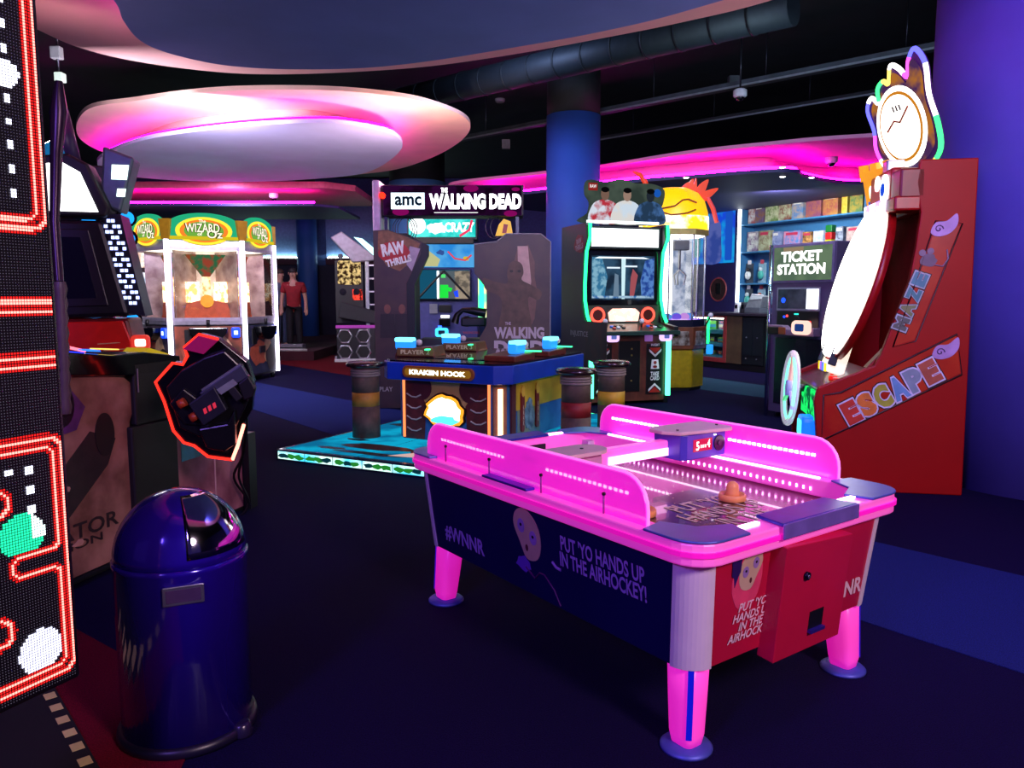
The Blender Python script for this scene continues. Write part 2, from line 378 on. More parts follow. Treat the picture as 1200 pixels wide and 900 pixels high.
# far wall panels with a glow along their foot
for x0, x1, lab in ((-8.9, -6.4, 'uplit blue wall panel behind the two people'), (-5.6, -2.9, 'uplit blue wall panel right of the slim column')):
    t = thing('wall_panel', lab, 'wall panel', (0, 23.7, 0))
    MB().box(x0, x1, 0, .1, 2.55, 4.2).o('panel', P('#5b74a8', .7), t)
    MB().box(x0, x1, -.12, .1, 2.3, 2.5).o('ledge', P('#3a1024', .7), t)
    MB().box(x0+.05, x1-.05, -.08, -.03, 2.5, 2.53).o('led_strip', E('#d8fff4', 40), t)
MB().box(-9.4, -3.0, 23.5, 23.65, .2, 2.28).o('dark_partition', P('#141030', .7), label='dark low partition along the far left wall', cat='partition')
# ================================================================== AIR HOCKEY TABLE
PINKG = P('#ff6fd0', .35, var=0, emit='#ff1cc0', es=.55)
PINKW = P('#ff8ad8', .3, var=0, emit='#ff30c0', es=.34, coat=.4)
LEDP = E('#ffd0f4', 6)
PLATE = P('#5a68c0', .3, .35, var=.05)
hk = thing('air_hockey_table', 'pink glowing air hockey table with navy sides and red end in the foreground', 'air hockey table', (.457, 3.022, 0), R(35.87))
bB, aB, zB, bT, aT, zT = .47, .755, .267, .505, .79, .632
def frus(b0, a0, z0, b1, a1, z1):
    v = [(sx*b, sy*a, z) for b, a, z in ((b0, a0, z0), (b1, a1, z1)) for sx, sy in ((-1, -1), (1, -1), (1, 1), (-1, 1))]
    return MB().add(v, [(3, 2, 1, 0), (4, 5, 6, 7), (0, 1, 5, 4), (1, 2, 6, 5), (2, 3, 7, 6), (3, 0, 4, 7)])
frus(bB-.06, aB-.06, zB+.01, bT-.06, aT-.06, .572).o('inner_box', BLACK, hk)
NAVY = P('#0c0848', .35, var=.1, scale=3, coat=.3); REDP = P('#c0123c', .4, var=.06, scale=4, coat=.2)
slope = zT-zB
LF = FR((-bB, 0, zB), (0, -1, 0), (-(bT-bB), 0, slope)); RF = FR((bB, 0, zB), (0, 1, 0), ((bT-bB), 0, slope))
NF = FR((0, -aB, zB), (1, 0, 0), (0, -(aT-aB), slope)); FF = FR((0, aB, zB), (-1, 0, 0), (0, (aT-aB), slope))
sh = math.hypot(slope, .035)
def trap(fr, h0, h1, mat, name): return MB().ext([(-h0, 0), (h0, 0), (h1, sh), (-h1, sh)], fr, -.012, .004).o(name, mat, hk)
trap(LF, aB-.07, aT-.075, NAVY, 'side_panel'); trap(RF, aB-.07, aT-.075, NAVY, 'side_panel')
near = trap(NF, bB-.07, bT-.075, REDP, 'end_panel'); trap(FF, bB-.07, bT-.075, REDP, 'end_panel')
CREAM = P('#e2cfe0', .45, var=.03)
for sx in (-1, 1):
    for sy in (-1, 1):
        m = MB(); n = 10; vs = []
        for z, b, a in ((zB-.004, bB, aB), (zT, bT, aT)):
            r = .085; cx, cy = sx*(b-r+.008), sy*(a-r+.008)
            for k in range(n+1):
                an = R(90*k/n); vs.append((cx+sx*r*math.cos(an), cy+sy*r*math.sin(an), z))
            vs.append((sx*(b-.11), sy*(a-.11), z))
        k = n+2
        fs = [(i, (i+1) % k, k+(i+1) % k, k+i) if sx*sy > 0 else (i, k+i, k+(i+1) % k, (i+1) % k) for i in range(k)]
        fs += [tuple(range(k))[::-1] if sx*sy > 0 else tuple(range(k)), tuple(range(k, 2*k)) if sx*sy > 0 else tuple(range(k, 2*k))[::-1]]
        m.add(vs, fs).o('corner_post', CREAM, hk)
        # leg with an accent stripe and a foot plate
        vs = []; tx, ty, bx, by = sx*(bB-.066), sy*(aB-.07), sx*.421, sy*.70
        lg = MB()
        for i in range(2):
            pass
        n = 20; prof = [(zB+.02, tx, ty, .05, .058), (.16, (tx+bx)/2, (ty+by)/2, .046, .053), (.05, bx, by, .042, .047), (.018, bx, by, .036, .040)]
        for z, x, y, rx, ry in prof:
            for q in range(n):
                an = 2*math.pi*q/n; c, s_ = math.cos(an), math.sin(an)
                e = .55; vs.append((x+rx*math.copysign(abs(c)**e, c), y+ry*math.copysign(abs(s_)**e, s_), z))
        fs = [(i*n+q, i*n+(q+1) % n, (i+1)*n+(q+1) % n, (i+1)*n+q) for i in range(3) for q in range(n)]
        fs = [f[::-1] for f in fs] + [tuple(range(n)), tuple(range(3*n, 4*n))[::-1]]
        leg = lg.add(vs, fs, True).o('leg', PINKG, hk)
        d = Vector((sx, sy, 0)).normalized(); q = Vector((-d.y, d.x, 0))
        st = MB(); pv = []
        for z, x, y, rx, ry in prof[:3]:
            c = Vector((x, y, z)) + Vector((d.x*rx*1.17, d.y*ry*1.17, 0))
            pv += [c-q*.009+d*.003, c+q*.009+d*.003]
        st.add(pv, [(0, 2, 3, 1), (2, 4, 5, 3)]).o('leg_stripe', P('#1018d0', .4, var=0, emit='#0818e0', es=.25), leg)
        MB().lathe([(.079, 0), (.079, .006), (.07, .014), (.03, .02)], (bx, by, 0), 28).o('foot_plate', P('#5058c0', .45, .3), hk)
# rim
def rimring(outer, inner, z0, z1):
    n = len(outer); m = MB()
    v = [(x, y, z0) for x, y in outer] + [(x, y, z1) for x, y in outer] + [(x, y, z1) for x, y in inner] + [(x, y, z0) for x, y in inner]
    f = []
    for i in range(n):
        j = (i+1) % n
        for k in range(4):
            l = (k+1) % 4; f.append((k*n+i, k*n+j, l*n+j, l*n+i))
    return m.add(v, f, False)
ro, ri = rrect(-.542, .542, -.832, .832, .1), rrect(-.45, .45, -.745, .745, .03)
rimring(ro, ri, .605, .672).o('rim', PINKW, hk, .006)
rimring(rrect(-.549, .549, -.839, .839, .105), rrect(-.53, .53, -.82, .82, .1), .634, .648).o('bumper', P('#e014b4', .3, var=0, emit='#ff18b8', es=.55), hk)
for sx in (-1, 1):
    for sy in (-1, 1):
        pts = [(.545, .832-.21)] + [(.442+.103*math.cos(R(a)), .732+.103*math.sin(R(a))) for a in range(0, 91, 15)] + [(.545-.22, .835), (.545-.25, .745), (.40, .70), (.45, .60)]
        MB().ext([(sx*x, sy*y) for x, y in pts], TOP(.6725), 0, .008).o('corner_plate', PLATE, hk, .003)
for sy in (-1, 1):
    MB().ext([(-.19, sy*.845), (.21, sy*.845), (.19, sy*.735), (-.17, sy*.735)], TOP(.6735), 0, .011).o('goal_cover', P('#2c38a8', .3, .35), hk, .003)
    MB().box(-.19, .21, *(sorted((sy*.845, sy*.853))), .636, .684).o('goal_lip', P('#8a70c8', .25, .4), hk, .003)
    MB().box(-.15, .17, *(sorted((sy*.735, sy*.747))), .607, .64).o('goal_slot', BLACK, hk)
PF = P('#4a3434', .22, var=.35, scale=5, coat=.6)
MB().box(-.47, .47, -.765, .765, .575, .6).o('playfield', PF, hk)
T("PUT 'YO\nHANDS UP\nIN THE\nAIRHOCKEY", TOP(.6), .03, -.5, .46, .4, P('#d8c4a8', .5), hk, .0015, .015, label='cream lettering printed on the playfield')
sp = MB()
for i in range(160):
    x, y = random.uniform(-.43, .43), random.uniform(-.72, .72); s_ = .0022
    sp.obox(TOP(.6), x-s_, x+s_, y-s_, y+s_, .0003, .0012)
sp.o('air_hole_pattern', P('#c8b8b0', .5), hk, kind='stuff')
# acrylic side walls
WALLA = P('#ff58dc', .25, var=0, emit='#ff20cc', es=.46, coat=.3, alpha=.88)
for sx in (-1, 1):
    fr = FR((sx*.5, 0, .672), (0, 1, 0), (0, 0, 1))
    pts = [(-.6, 0)] + [(-.6+.1*(1-math.cos(R(a))), .045+.1*math.sin(R(a))) for a in range(0, 91, 15)] + [(.70-.1*(1-math.cos(R(a))), .045+.1*math.sin(R(a))) for a in range(90, -1, -15)] + [(.70, 0)]
    wl = MB().ext(pts, fr, -.009, .009).o('side_wall', WALLA, hk, .003)
    MB().tube([fr(a, b, 0) for a, b in pts], .0065, 6).o('wall_edge', P('#ff9ae8', .3, var=0, emit='#ff80e0', es=.7), wl)
    for k in range(4):
        y = -.42+.32*k
        MB().cyl((sx*.512, y, .66), (sx*.512, y, .735), .0035, n=6).o('bolt_rod', P('#a02c98', .4), wl)
        MB().cyl((sx*.516, y, .735), (sx*.508, y, .735), .006, n=8).o('bolt_head', BLACK, wl)
    led = MB()
    for k in range(46):
        y = -.5+k*.0245
        if abs(y-.03) < .12: continue
        led.obox(FR((sx*.4905, y, .752), (0, -sx, 0), (0, 0, 1)), -.0075, .0075, -.005, .005, -.001, .003)
    led.o('led_row', E('#ffd8f8', 7), wl, kind='stuff')
    MB().box(*sorted((sx*.452, sx*.462)), -.55, .66, .673, .679).o('led_line', LEDP, hk)
    MB().box(*sorted((sx*.49, sx*.548)), -.06, .22, .6725, .682).o('wall_bracket', P('#4a34c0', .3, .6), hk, .003)
for sy in (-1, 1):
    for x0, x1 in ((-.30, -.21), (.22, .31)): MB().box(x0, x1, *sorted((sy*.765, sy*.78)), .673, .678).o('led_line', LEDP, hk)
    led = MB()
led = MB()
for k in range(34):
    y = -.52+.03*k
    led.obox(FR((.449, y, .632), (0, -1, 0), (0, 0, 1)), -.003, .003, -.006, .006, 0, .002)
led.o('led_row', E('#ffb0ff', 9), hk, kind='stuff')
# centre bridge with score box
BEI = P('#d8b8b4', .5, var=.05)
br = MB().box(-.49, .49, -.018, .03, .70, .765).o('bridge', P('#ff86d4', .3, var=0, emit='#ff50cc', es=.55), hk, .006)
MB().box(-.12, .21, -.0225, -.018, .704, .735).o('bridge_light', E('#ffb0f0', 3.2), br)
MB().ext(rrect(-.5, -.14, -.075, .075, .07), TOP(.766), 0, .014).o('bridge_cap', BEI, br)
MB().box(-.49, -.17, -.05, .05, .69, .766).o('bridge_end', P('#d898c0', .4), br, .02)
for x in (-.43, -.24): MB().cyl((x, .0, .778), (x, 0, .783), .007, n=10).o('screw', BLACK, br)
sb = MB().ext([(.21, -.085), (.235, -.1), (.47, -.1), (.49, -.06), (.49, .06), (.21, .06)], TOP(.69), 0, .105).o('score_box', P('#4a3cb8', .35, var=.05), hk, .004)
MB().ext([(.16, -.03), (.2, -.1), (.47, -.135), (.53, -.06), (.53, .06), (.2, .07), (.16, .04)], TOP(.796), 0, .015).o('score_box_lid', BEI, sb, .004)
SF = FRONT(-.1, 0, 0)
MB().obox(SF, .27, .385, .722, .772, 0, .002).o('score_display', P('#700818', .25, var=0, emit='#d00828', es=.8), sb)
T('5', SF, .295, .745, .018, .036, E('#ffe8e8', 3), sb, .003); T('4', SF, .362, .75, .018, .034, E('#ffe8e8', 3), sb, .003); [MB().obox(SF, x, x+.009, .735, .748, .002, .003).o('digit_bar', E('#ffc8c8', 2), sb) for x in (.312, .325, .338)]
MB().disc(SF, .428, .745, .032, 0, .005).o('speaker', P('#180c28', .3), sb); MB().disc(SF, .428, .745, .012, .005, .008).o('speaker_cone', P('#3a2040', .4), sb)
for x in (.398, .406): MB().disc(SF, x, .782, .003, 0, .002, 8).o('lamp', E('#ffe8ff', 6), sb)
for x in (.22, .46): MB().cyl((x, -.06, .811), (x, -.06, .815), .006, n=10).o('screw', BLACK, sb)
# prints on the navy side and the red end
PRT = P('#a884d8', .5, var=0); PEACH = P('#c8a890', .5, var=.05); LILAC = P('#6a3cc0', .5, var=0)
T('#WNNR', LF, -.447, .088, .30, .072, PRT, hk, .006, .03, label='pale violet hashtag lettering on the navy side')
T("PUT 'YO HANDS UP\nIN THE AIRHOCKEY!", LF, .39, .222, .41, .115, PRT, hk, .006, .025, label='pale violet slogan on the navy side')
def cartoon(fr, a, b, s, parent, flip=1):
    pts = catmull([(a, b+.095*s), (a+flip*.06*s, b+.05*s), (a+flip*.075*s, b-.02*s), (a+flip*.05*s, b-.075*s), (a-flip*.01*s, b-.085*s), (a-flip*.045*s, b-.03*s), (a-flip*.075*s, b+.03*s), (a-flip*.055*s, b+.08*s)], 5)
    f = MB().ext(pts, fr, .004, .0065).o('printed_face', PEACH, parent, label='peach cartoon mallet face print')
    for x, y in ((-.03, .03), (.035, -.0)):
        MB().disc(fr, a+flip*x*s, b+y*s, .02*s, .0065, .0075, 14, 1.3).o('printed_eye', P('#9a78c0', .5), f)
        MB().disc(fr, a+flip*x*s, b+(y+.004)*s, .006*s, .0075, .0085, 10).o('printed_pupil', BLACK, f)
    MB().disc(fr, a-flip*.005*s, b-.045*s, .008*s, .0065, .0075, 12, 1.6).o('printed_mouth', P('#5a2430', .5), f)
    return f
f = cartoon(LF, .0, .225, 1.05, hk)
MB().ext(blob(-.035, .11, .045, .028, 14, .3, 4), LF, .004, .006).o('printed_hand', LILAC, f)
MB().tube([LF(x, y, .006) for x, y in ((-.02, .1), (.03, .07), (.06, .10), (.09, .10), (.14, .06), (.17, .01))], .003, 6).o('printed_cord', P('#5a1460', .5), f)
MB().tube([LF(x, y, .006) for x, y in ((.14, .165), (.16, .15), (.185, .148))], .005, 6).o('printed_dash', PRT, hk)
WHT = P('#eec8d8', .5, var=0)
MB().ext(blob(-.265, .25, .07, .1, 20, .02, 3), NF, .004, .0055).o('printed_halo', P('#e0406a', .5), hk)
f = cartoon(NF, -.255, .275, .7, hk, -1)
MB().ext(blob(-.325, .3, .02, .05, 12, .35, 5), NF, .0055, .007).o('printed_hand', P('#2a1060', .5), f)
MB().ext(blob(-.29, .34, .035, .016, 12, .3, 6), NF, .0055, .007).o('printed_hand', P('#2a1060', .5), f)
MB().disc(NF, -.205, .342, .034, .004, .006, 18, .55).o('maker_badge', P('#24184c', .4), hk)
T("PUT 'YO\nHANDS UP\nIN THE\nAIRHOCKEY", NF, -.225, .115, .21, .125, WHT, hk, .0075, .02, shear=.2, label='white slogan partly behind the coin box')
T('#WNNR', NF, .245, .082, .3, .065, WHT, hk, .0065, .03, label='white hashtag lettering partly behind the coin box')
cb = MB().ext([(-.165, -.03), (.19, -.03), (.19, sh-.04), (-.165, sh-.02)], NF, .0, .06).o('coin_box', REDP, hk, .003)
MB().obox(NF, -.0, .075, .035, .10, .06, .062).o('coin_return', BLACK, cb); MB().obox(NF, 0, .075, .03, .04, .06, .075).o('return_lip', P('#3a2c9c', .3, .6), cb)
MB().disc(NF, -.05, .235, .013, .06, .07, 16).o('lock', P('#1c1838', .3, .8), cb); MB().disc(NF, -.05, .235, .006, .07, .073, 10).o('lock_core', STEEL, cb)
def mallet(p, lab):
    t = thing('mallet', lab, 'mallet', p, 0, 'air hockey mallets')
    pm = P('#f0a060', .4, var=.04)
    MB().lathe([(.045, 0), (.05, .004), (.05, .02), (.046, .026), (.04, .022), (.03, .014)], n=32).o('mallet_base', pm, t)
    MB().lathe([(.03, .014), (.024, .03), (.023, .05), (.02, .062), (.01, .07), (.001, .072)], n=24).o('mallet_knob', pm, t)
mallet(fl(858, 586, .601), 'orange mallet standing alone on the open playfield')
mallet(fl(752, 604, .601), 'orange mallet mostly hidden behind the near side wall')
# ================================================================== WASTE BIN
bn = thing('waste_bin', 'glossy purple push-top waste bin with a domed lid in the left foreground', 'bin', (-1.025, 2.33, 0), 0)
PUR = P('#2a0fa0', .16, .25, var=.04, scale=2, coat=.8)
RB = .192
MB().lathe([(RB+.012, 0), (RB+.016, .012), (RB+.012, .03), (RB, .034)], n=56).o('base_ring', P('#151228', .35), bn)
MB().lathe([(RB, .03), (RB, .545), (RB+.004, .55), (RB+.004, .562), (RB-.002, .566)], n=56).o('body', PUR, bn)
dome = [(RB*math.cos(R(a)), .566+.2*math.sin(R(a))) for a in range(0, 90, 6)] + [(.002, .766)]
lid = MB().lathe(dome, n=56).o('lid', PUR, bn)
m = MB(); vs = []; nu, nv = 14, 10
for j in range(nv+1):
    el = R(8+62*j/nv)
    for i in range(nu+1):
        az = R(-62+70*i/nu); k = 1.012
        vs.append((RB*k*math.cos(el)*math.cos(az), RB*k*math.cos(el)*math.sin(az), .566+.2*k*math.sin(el)))
fs = [(j*(nu+1)+i, j*(nu+1)+i+1, (j+1)*(nu+1)+i+1, (j+1)*(nu+1)+i) for j in range(nv) for i in range(nu)]
fl_ = m.add(vs, fs, True).o('push_flap', P('#b8b8c4', .08, 1.0, var=0), bn)
md = fl_.modifiers.new('solid', 'SOLIDIFY'); md.thickness = .004
pl = FR((RB*math.cos(R(-66)), RB*math.sin(R(-66)), .495), (-math.sin(R(-66)), math.cos(R(-66)), 0), (0, 0, 1))
MB().ext(rrect(-.056, .056, -.028, .028, .004), pl, -.006, .003).o('label_holder', STEEL, bn, .002)
MB().ext(rrect(-.047, .047, -.019, .019, .003), pl, .003, .0045).o('label_window', P('#5c4468', .15, .4), bn)
MB().lathe([(.03, 0), (.032, .008), (.028, .04), (.02, .045)], (RB*.98, -.06, .0), 18).o('pedal', P('#221c38', .25), bn)
# ================================================================== LED MAZE SCREEN
th = R(24.8); pc = thing('led_maze_cabinet', 'tall LED dot screen showing a red maze at the left edge', 'arcade game', (-1.079, 1.832, 0), 0)
PCF = FR((0, 0, .42), (math.sin(th), math.cos(th), 0), (0, 0, 1))
MB().obox(PCF, -.62, .012, -.012, 2.3, -.16, -.002).o('screen_housing', P('#0a070d', .4), pc, .008)
pit = .0066; vs = []; fs = []; cols = []
def seg(px, py, ax, ay, bx, by):
    dx, dy = bx-ax, by-ay; t_ = max(0, min(1, ((px-ax)*dx+(py-ay)*dy)/(dx*dx+dy*dy))); return math.hypot(px-ax-dx*t_, py-ay-dy*t_)
def path_d(p, pts): return min(seg(*p, *pts[i], *pts[i+1]) for i in range(len(pts)-1))
def rr(x0, x1, y0, y1, r): q = rrect(x0, x1, y0, y1, r, 3); return q+[q[0]]
LINES = [rr(-.6, -.004, 1.083, 2.2, .03), rr(-.58, -.025, 1.103, 2.18, .022), [(-.6, .918), (.0, .918)], [(-.6, .897), (.0, .897)], [(-.6, .792), (.0, .792)], [(-.6, .77), (.0, .77)],
         rr(-.6, -.003, .022, .601, .03),
         [(-.6, .581), (-.04, .581), (-.022, .565), (-.022, .345), (-.035, .335), (-.12, .335), (-.138, .32), (-.138, .302), (-.12, .287), (-.035, .287), (-.022, .275), (-.022, .06), (-.035, .045), (-.6, .045)],
         rr(-.40, -.135, .44, .495, .025), rr(-.40, -.147, .14, .2, .025), rr(-.5, -.2, 1.3, 1.4, .03), rr(-.5, -.2, 1.75, 1.85, .03)]
BB = [(min(p[0] for p in l), max(p[0] for p in l), min(p[1] for p in l), max(p[1] for p in l)) for l in LINES]
PEL = [(-.073, 1.16+.0515*k) for k in range(18)] + [(-.086, .44+.047*k) for k in range(3)] + [(-.13, .535)]
for r_ in range(int(2.26/pit)):
    for c_ in range(int(.6/pit)):
        a, v = -.004-c_*pit, .004+r_*pit
        dmin = 9
        for l, bb in zip(LINES, BB):
            if bb[0]-.02 < a < bb[1]+.02 and bb[2]-.02 < v < bb[3]+.02: dmin = min(dmin, path_d((a, v), l))
        col, sz = (.11, .09, .14), .0010
        if dmin < .0036: col, sz = (5, .9, .75), .0026
        elif dmin < .011: col, sz = (1.3, .02, .02), .0022
        else:
            for x, y in PEL:
                rad = .022 if abs(y-1.4175) < .02 and x == -.073 else .008
                if (abs(a-x) < .0095 and abs(v-y) < .0095) if rad < .01 else math.hypot(a-x, v-y) < .03: col, sz = (3, 3, 4), .0026; break
            else:
                if ((a+.11)/.055)**2+((v-.385)/.05)**2 < 1:
                    col, sz = ((.03, 1.5, .7) if a < -.085 or v < .37 else (2.2, 2.8, 2.8)), .0026
                elif ((a+.084)/.053)**2+((v-.098)/.052)**2 < 1: col, sz = (2, 2, 2.8), .0026
        k = len(vs)
        for dx, dy in ((-1, -1), (1, -1), (1, 1), (-1, 1)): vs.append(PCF(a+dx*sz, v+dy*sz, .0))
        fs.append((k, k+1, k+2, k+3)); cols += [(*col, 1)]*4
m = MB(); m.v = vs; m.f = fs; m.sm = [False]*len(fs)
lm = bpy.data.materials.new('led_dots'); lm.use_nodes = True; nt = lm.node_tree; nt.nodes.clear()
o_ = nt.nodes.new('ShaderNodeOutputMaterial'); e_ = nt.nodes.new('ShaderNodeEmission'); a_ = nt.nodes.new('ShaderNodeAttribute'); a_.attribute_name = 'led'
nt.links.new(a_.outputs['Color'], e_.inputs[0]); nt.links.new(e_.outputs[0], o_.inputs[0])
dots = m.o('led_dots', lm, pc, kind='stuff')
at_ = dots.data.attributes.new('led', 'FLOAT_COLOR', 'POINT'); at_.data.foreach_set('color', [x for c in cols for x in c])
MB().obox(PCF, -.62, -.19, -.42, -.03, -.16, -.03).o('pedestal', BLACK, pc, .01)
MB().obox(PCF, -.55, -.2, -.40, -.06, -.03, -.022).o('pedestal_panel', P('#3a2434', .5), pc)
for a0, a1, b0, b1 in ((-.55, -.2, -.085, -.06), (-.55, -.2, -.40, -.38), (-.222, -.2, -.40, -.06)): MB().obox(PCF, a0, a1, b0, b1, -.022, -.012).o('pedestal_trim', P('#c83c30', .5, var=0, emit='#e03020', es=.25), pc)
# floor mat with a chequered edge in front of the screen
mt = thing('floor_mat', 'black floor mat with a pale chequered edge below the maze screen', 'mat', (0, 0, 0))
A, B = fl(52, 806), fl(104, 904); dv = (B-A); n_ = Vector((-dv.y, dv.x, 0)).normalized(); ln = dv.length; dv.normalize()
mf = FR((A.x, A.y, 0), dv, n_)
MB().obox(mf, -.5, ln+.6, -.95, .025, .004, .010).o('mat', P('#09080c', .9), mt)
for i in range(12): MB().obox(mf, -.12+i*.098, -.075+i*.098, -.017, .017, .010, .0115).o('edge_square', P('#d8c878', .7), mt)
# ================================================================== ROBOT SHOOTER CABINET (left, behind the bin)
tm = thing('shooter_cabinet', 'black shooting game with rusty robot art and a red-lit gun holster behind the bin', 'arcade game', (-2.03, 3.45, 0), R(-14))
# local y runs along the row, +x is the visible side
RUST = P('#6b4034', .5, var=.2, scale=5, col2='#a87466', bump=.1); ART2 = P('#3c2038', .5, scale=7, col2='#8c4a44')
RSF = RIGHT(0)
def tml(px, py, Y):
    w = at(px, py, Y)-Vector((-2.03, 3.45, 0)); c, q = math.cos(R(14)), math.sin(R(14)); return Vector((w.x*c-w.y*q, w.x*q+w.y*c, w.z))
side = MB().ext([(-.6, .02), (.72, .02), (.72, .92), (.62, .99), (-.22, 1.08), (-.6, 1.06)], RSF, -.5, -.01).o('pedestal_body', BLACK, tm)
MB().ext([(-.6, .06), (.42, .06), (.42, .72), (.44, .76), (.44, .92), (.40, .95), (-.22, 1.045), (-.6, 1.05)], RSF, -.012, .004).o('side_art', RUST, tm, label='rust brown robot artwork panel')
MB().ext([(-.2, .42), (.16, .72), (.32, .66), (.26, .54), (-.1, .26)], RSF, .004, .006).o('printed_barrel', P('#2a1a1c', .5, var=.3), tm)
MB().disc(RSF, .25, .69, .062, .006, .009, 24, 1.7).o('printed_muzzle', P('#120a0e', .5), tm)
MB().ext([(-.4, 1.03), (.0, 1.0), (.14, .84), (.08, .74), (-.4, .68)], RSF, .004, .0065).o('printed_shoulder', P('#5c2a6a', .45, var=.3), tm)
MB().disc(RSF, .0, .86, .075, .0065, .009, 22, 1.3).o('printed_lens', P('#150a1c', .4), tm)
for k in range(6): MB().ext(blob(-.2+.05*k, .36+.03*k*(-1)**k, .03, .015, 8, .4, k), RSF, .006, .0075).o('printed_scrap', P('#c08a7c', .5), tm)
T('TERMINATOR', RSF, -.12, .27, .86, .075, P('#3a2a2e', .4, .4), tm, .006, .02, label='dark metallic lettering on the side art')
T('SALVATION', RSF, -.10, .205, .60, .04, P('#3a2a2e', .4, .4), tm, .006, .02)
MB().box(.003, .012, -.6, .42, .04, .055).o('kick_trim', DARKST, tm)
# black front column and far art
MB().box(-.3, .035, .40, .74, .02, .70).o('front_column', P('#060507', .6), tm, .01); MB().box(-.3, .03, .44, .76, .70, 1.02).o('front_column_top', P('#060507', .6), tm, .01)
MB().box(-.45, .0, .76, 1.38, .02, .86).o('far_body', BLACK, tm)
MB().obox(RSF, .77, 1.37, .04, .84, 0, .006).o('far_art', P('#7a3c4c', .45, scale=6, col2='#b06a78'), tm, label='pink and red artwork panel under the gun')
MB().obox(RSF, .8, 1.34, .44, .54, .006, .008).o('art_beam', P('#4c8c7c', .4, scale=8, col2='#58b8c8'), tm)
MB().obox(RSF, 1.09, 1.1, .06, .84, .006, .009).o('art_line', P('#c89898', .5), tm)
MB().box(-.45, .05, 1.38, 1.46, .02, .5).o('far_edge', BLACK, tm)
# console deck
dk = MB().ext([(-.6, 1.05), (.44, .955), (.80, .95), (.80, 1.03), (.52, 1.07), (.30, 1.07), (-.1, 1.12), (-.6, 1.14)], RSF, -.42, .03).o('console_deck', BLACKG, tm, .008)
MB().ext([(.56, 1.06), (.76, 1.03), (.76, 1.04), (.60, 1.085)], RSF, -.14, .0).o('yellow_lens', P('#b8a810', .3, var=0, emit='#c8b000', es=.5), dk)
for a0, a1, c_ in ((-.16, -.06, '#2030ff'), (-.02, .04, '#2868ff'), (.05, .16, '#c8a850')): MB().ext([(a0+.2, 1.10), (a1+.2, 1.09), (a1+.2, 1.096), (a0+.2, 1.106)], RSF, -.05, .02).o('deck_light', E(c_, 2.5), dk)
for pts in ([(-.05, 1.15), (.04, 1.10), (.12, 1.125), (.26, 1.11), (.38, 1.08)],): MB().tube([RSF(a, b, -.2) for a, b in pts], .008, 6).o('deck_trim_light', E('#ff6a80', 2.5), dk)
MB().tube([RSF(.46, .87, .034), RSF(.46, .99, .034)], .004, 6).o('deck_edge', STEEL, dk)
# holster shield with neon outline, in a plane facing the aisle
HO = tml(240, 470, 3.85)
HF = FR(HO, (.90, .42, 0), (-.03, -.10, 1))
def hx(pts): return [((a-240)*.0046, (470-b)*.0043) for a, b in pts]
hs = MB().ext(hx([(192, 447), (212, 425), (222, 427), (228, 417), (226, 407), (243, 392), (262, 398), (288, 425), (293, 450), (288, 482), (277, 500), (262, 545), (235, 540), (222, 527), (212, 522), (203, 505), (198, 470)]), HF, -.10, -.02).o('holster_shield', BLACKG, tm, .006)
RED = E('#ff2a20', 2.2)
MB().tube([HF(a, b, -.012) for a, b in hx([(262, 398), (243, 392), (226, 407), (228, 417), (222, 427), (212, 425), (192, 447), (198, 470), (203, 505), (212, 520), (222, 524), (235, 538), (260, 543)])], .0075, 6).o('neon_outline', RED, hs)
MB().tube([HF(a, b, -.012) for a, b in hx([(260, 543), (268, 525), (277, 500)])], .009, 6).o('neon_outline', E('#ff8a78', 4), hs)
MB().ext(hx([(226, 408), (243, 393), (262, 399), (246, 414)]), HF, -.02, .02).o('shield_top', P('#7a1850', .3, var=0, emit='#a01050', es=.4), hs)
for pts, d in (([(204, 452), (222, 432), (246, 418), (268, 410), (284, 430), (286, 470), (270, 500), (232, 512), (212, 500)], .03), ([(232, 500), (262, 495), (272, 478), (268, 520), (256, 528), (238, 524)], .06), ([(206, 470), (222, 452), (250, 480), (238, 498), (218, 495)], .05)):
    MB().ext(hx(pts), HF, -.02, d).o('holster_facet', P('#101014', .3), hs, .008)
gn = MB().ext(hx([(228, 468), (256, 448), (266, 476), (240, 494)]), HF, .05, .11).o('gun_body', P('#2a2c38', .35, .3), tm, .006, label='dark plastic light gun resting in the holster')
MB().ext(hx([(240, 456), (286, 424), (292, 438), (262, 456), (250, 468)]), HF, .06, .10).o('gun_receiver', P('#4a4e5c', .35, .3), gn, .004)
MB().ext(hx([(266, 450), (274, 445), (284, 462), (276, 468)]), HF, .06, .10).o('gun_grip', P('#0c0c10', .6), gn, .006)
MB().ext(hx([(280, 446), (292, 436), (298, 452), (294, 462), (284, 466)]), HF, .06, .11).o('gun_stock', BLACK, gn, .008)
MB().ext(hx([(242, 452), (284, 423), (285, 425), (243, 455)]), HF, .07, .09).o('gun_rail', P('#9aa0ac', .3, .6), gn)
MB().ext(hx([(258, 452), (276, 440), (280, 446), (262, 458)]), HF, .101, .106).o('gun_plate', P('#aab4b0', .35, .5), gn)
for a, b in ((224, 466), (234, 482)): p0, p1 = hx([(a, b), (a-7, b+4)]); MB().cyl(HF(*p0, .08), HF(*p1, .08), .022, n=12).o('gun_muzzle', P('#b04020', .4), gn)
for k in range(3): MB().ext(hx([(242+5*k, 474-3*k), (245+5*k, 472-3*k), (246+5*k, 478-3*k), (243+5*k, 480-3*k)]), HF, .11, .113).o('ammo_digit', P('#c03040', .4, var=0, emit='#e03040', es=.6), gn)
MB().tube([Vector((0, .95, .92)), HO+Vector((-.10, .25, -.02)), HF(0, 0, -.06)], .06, 10).o('holster_arm', BLACK, tm)
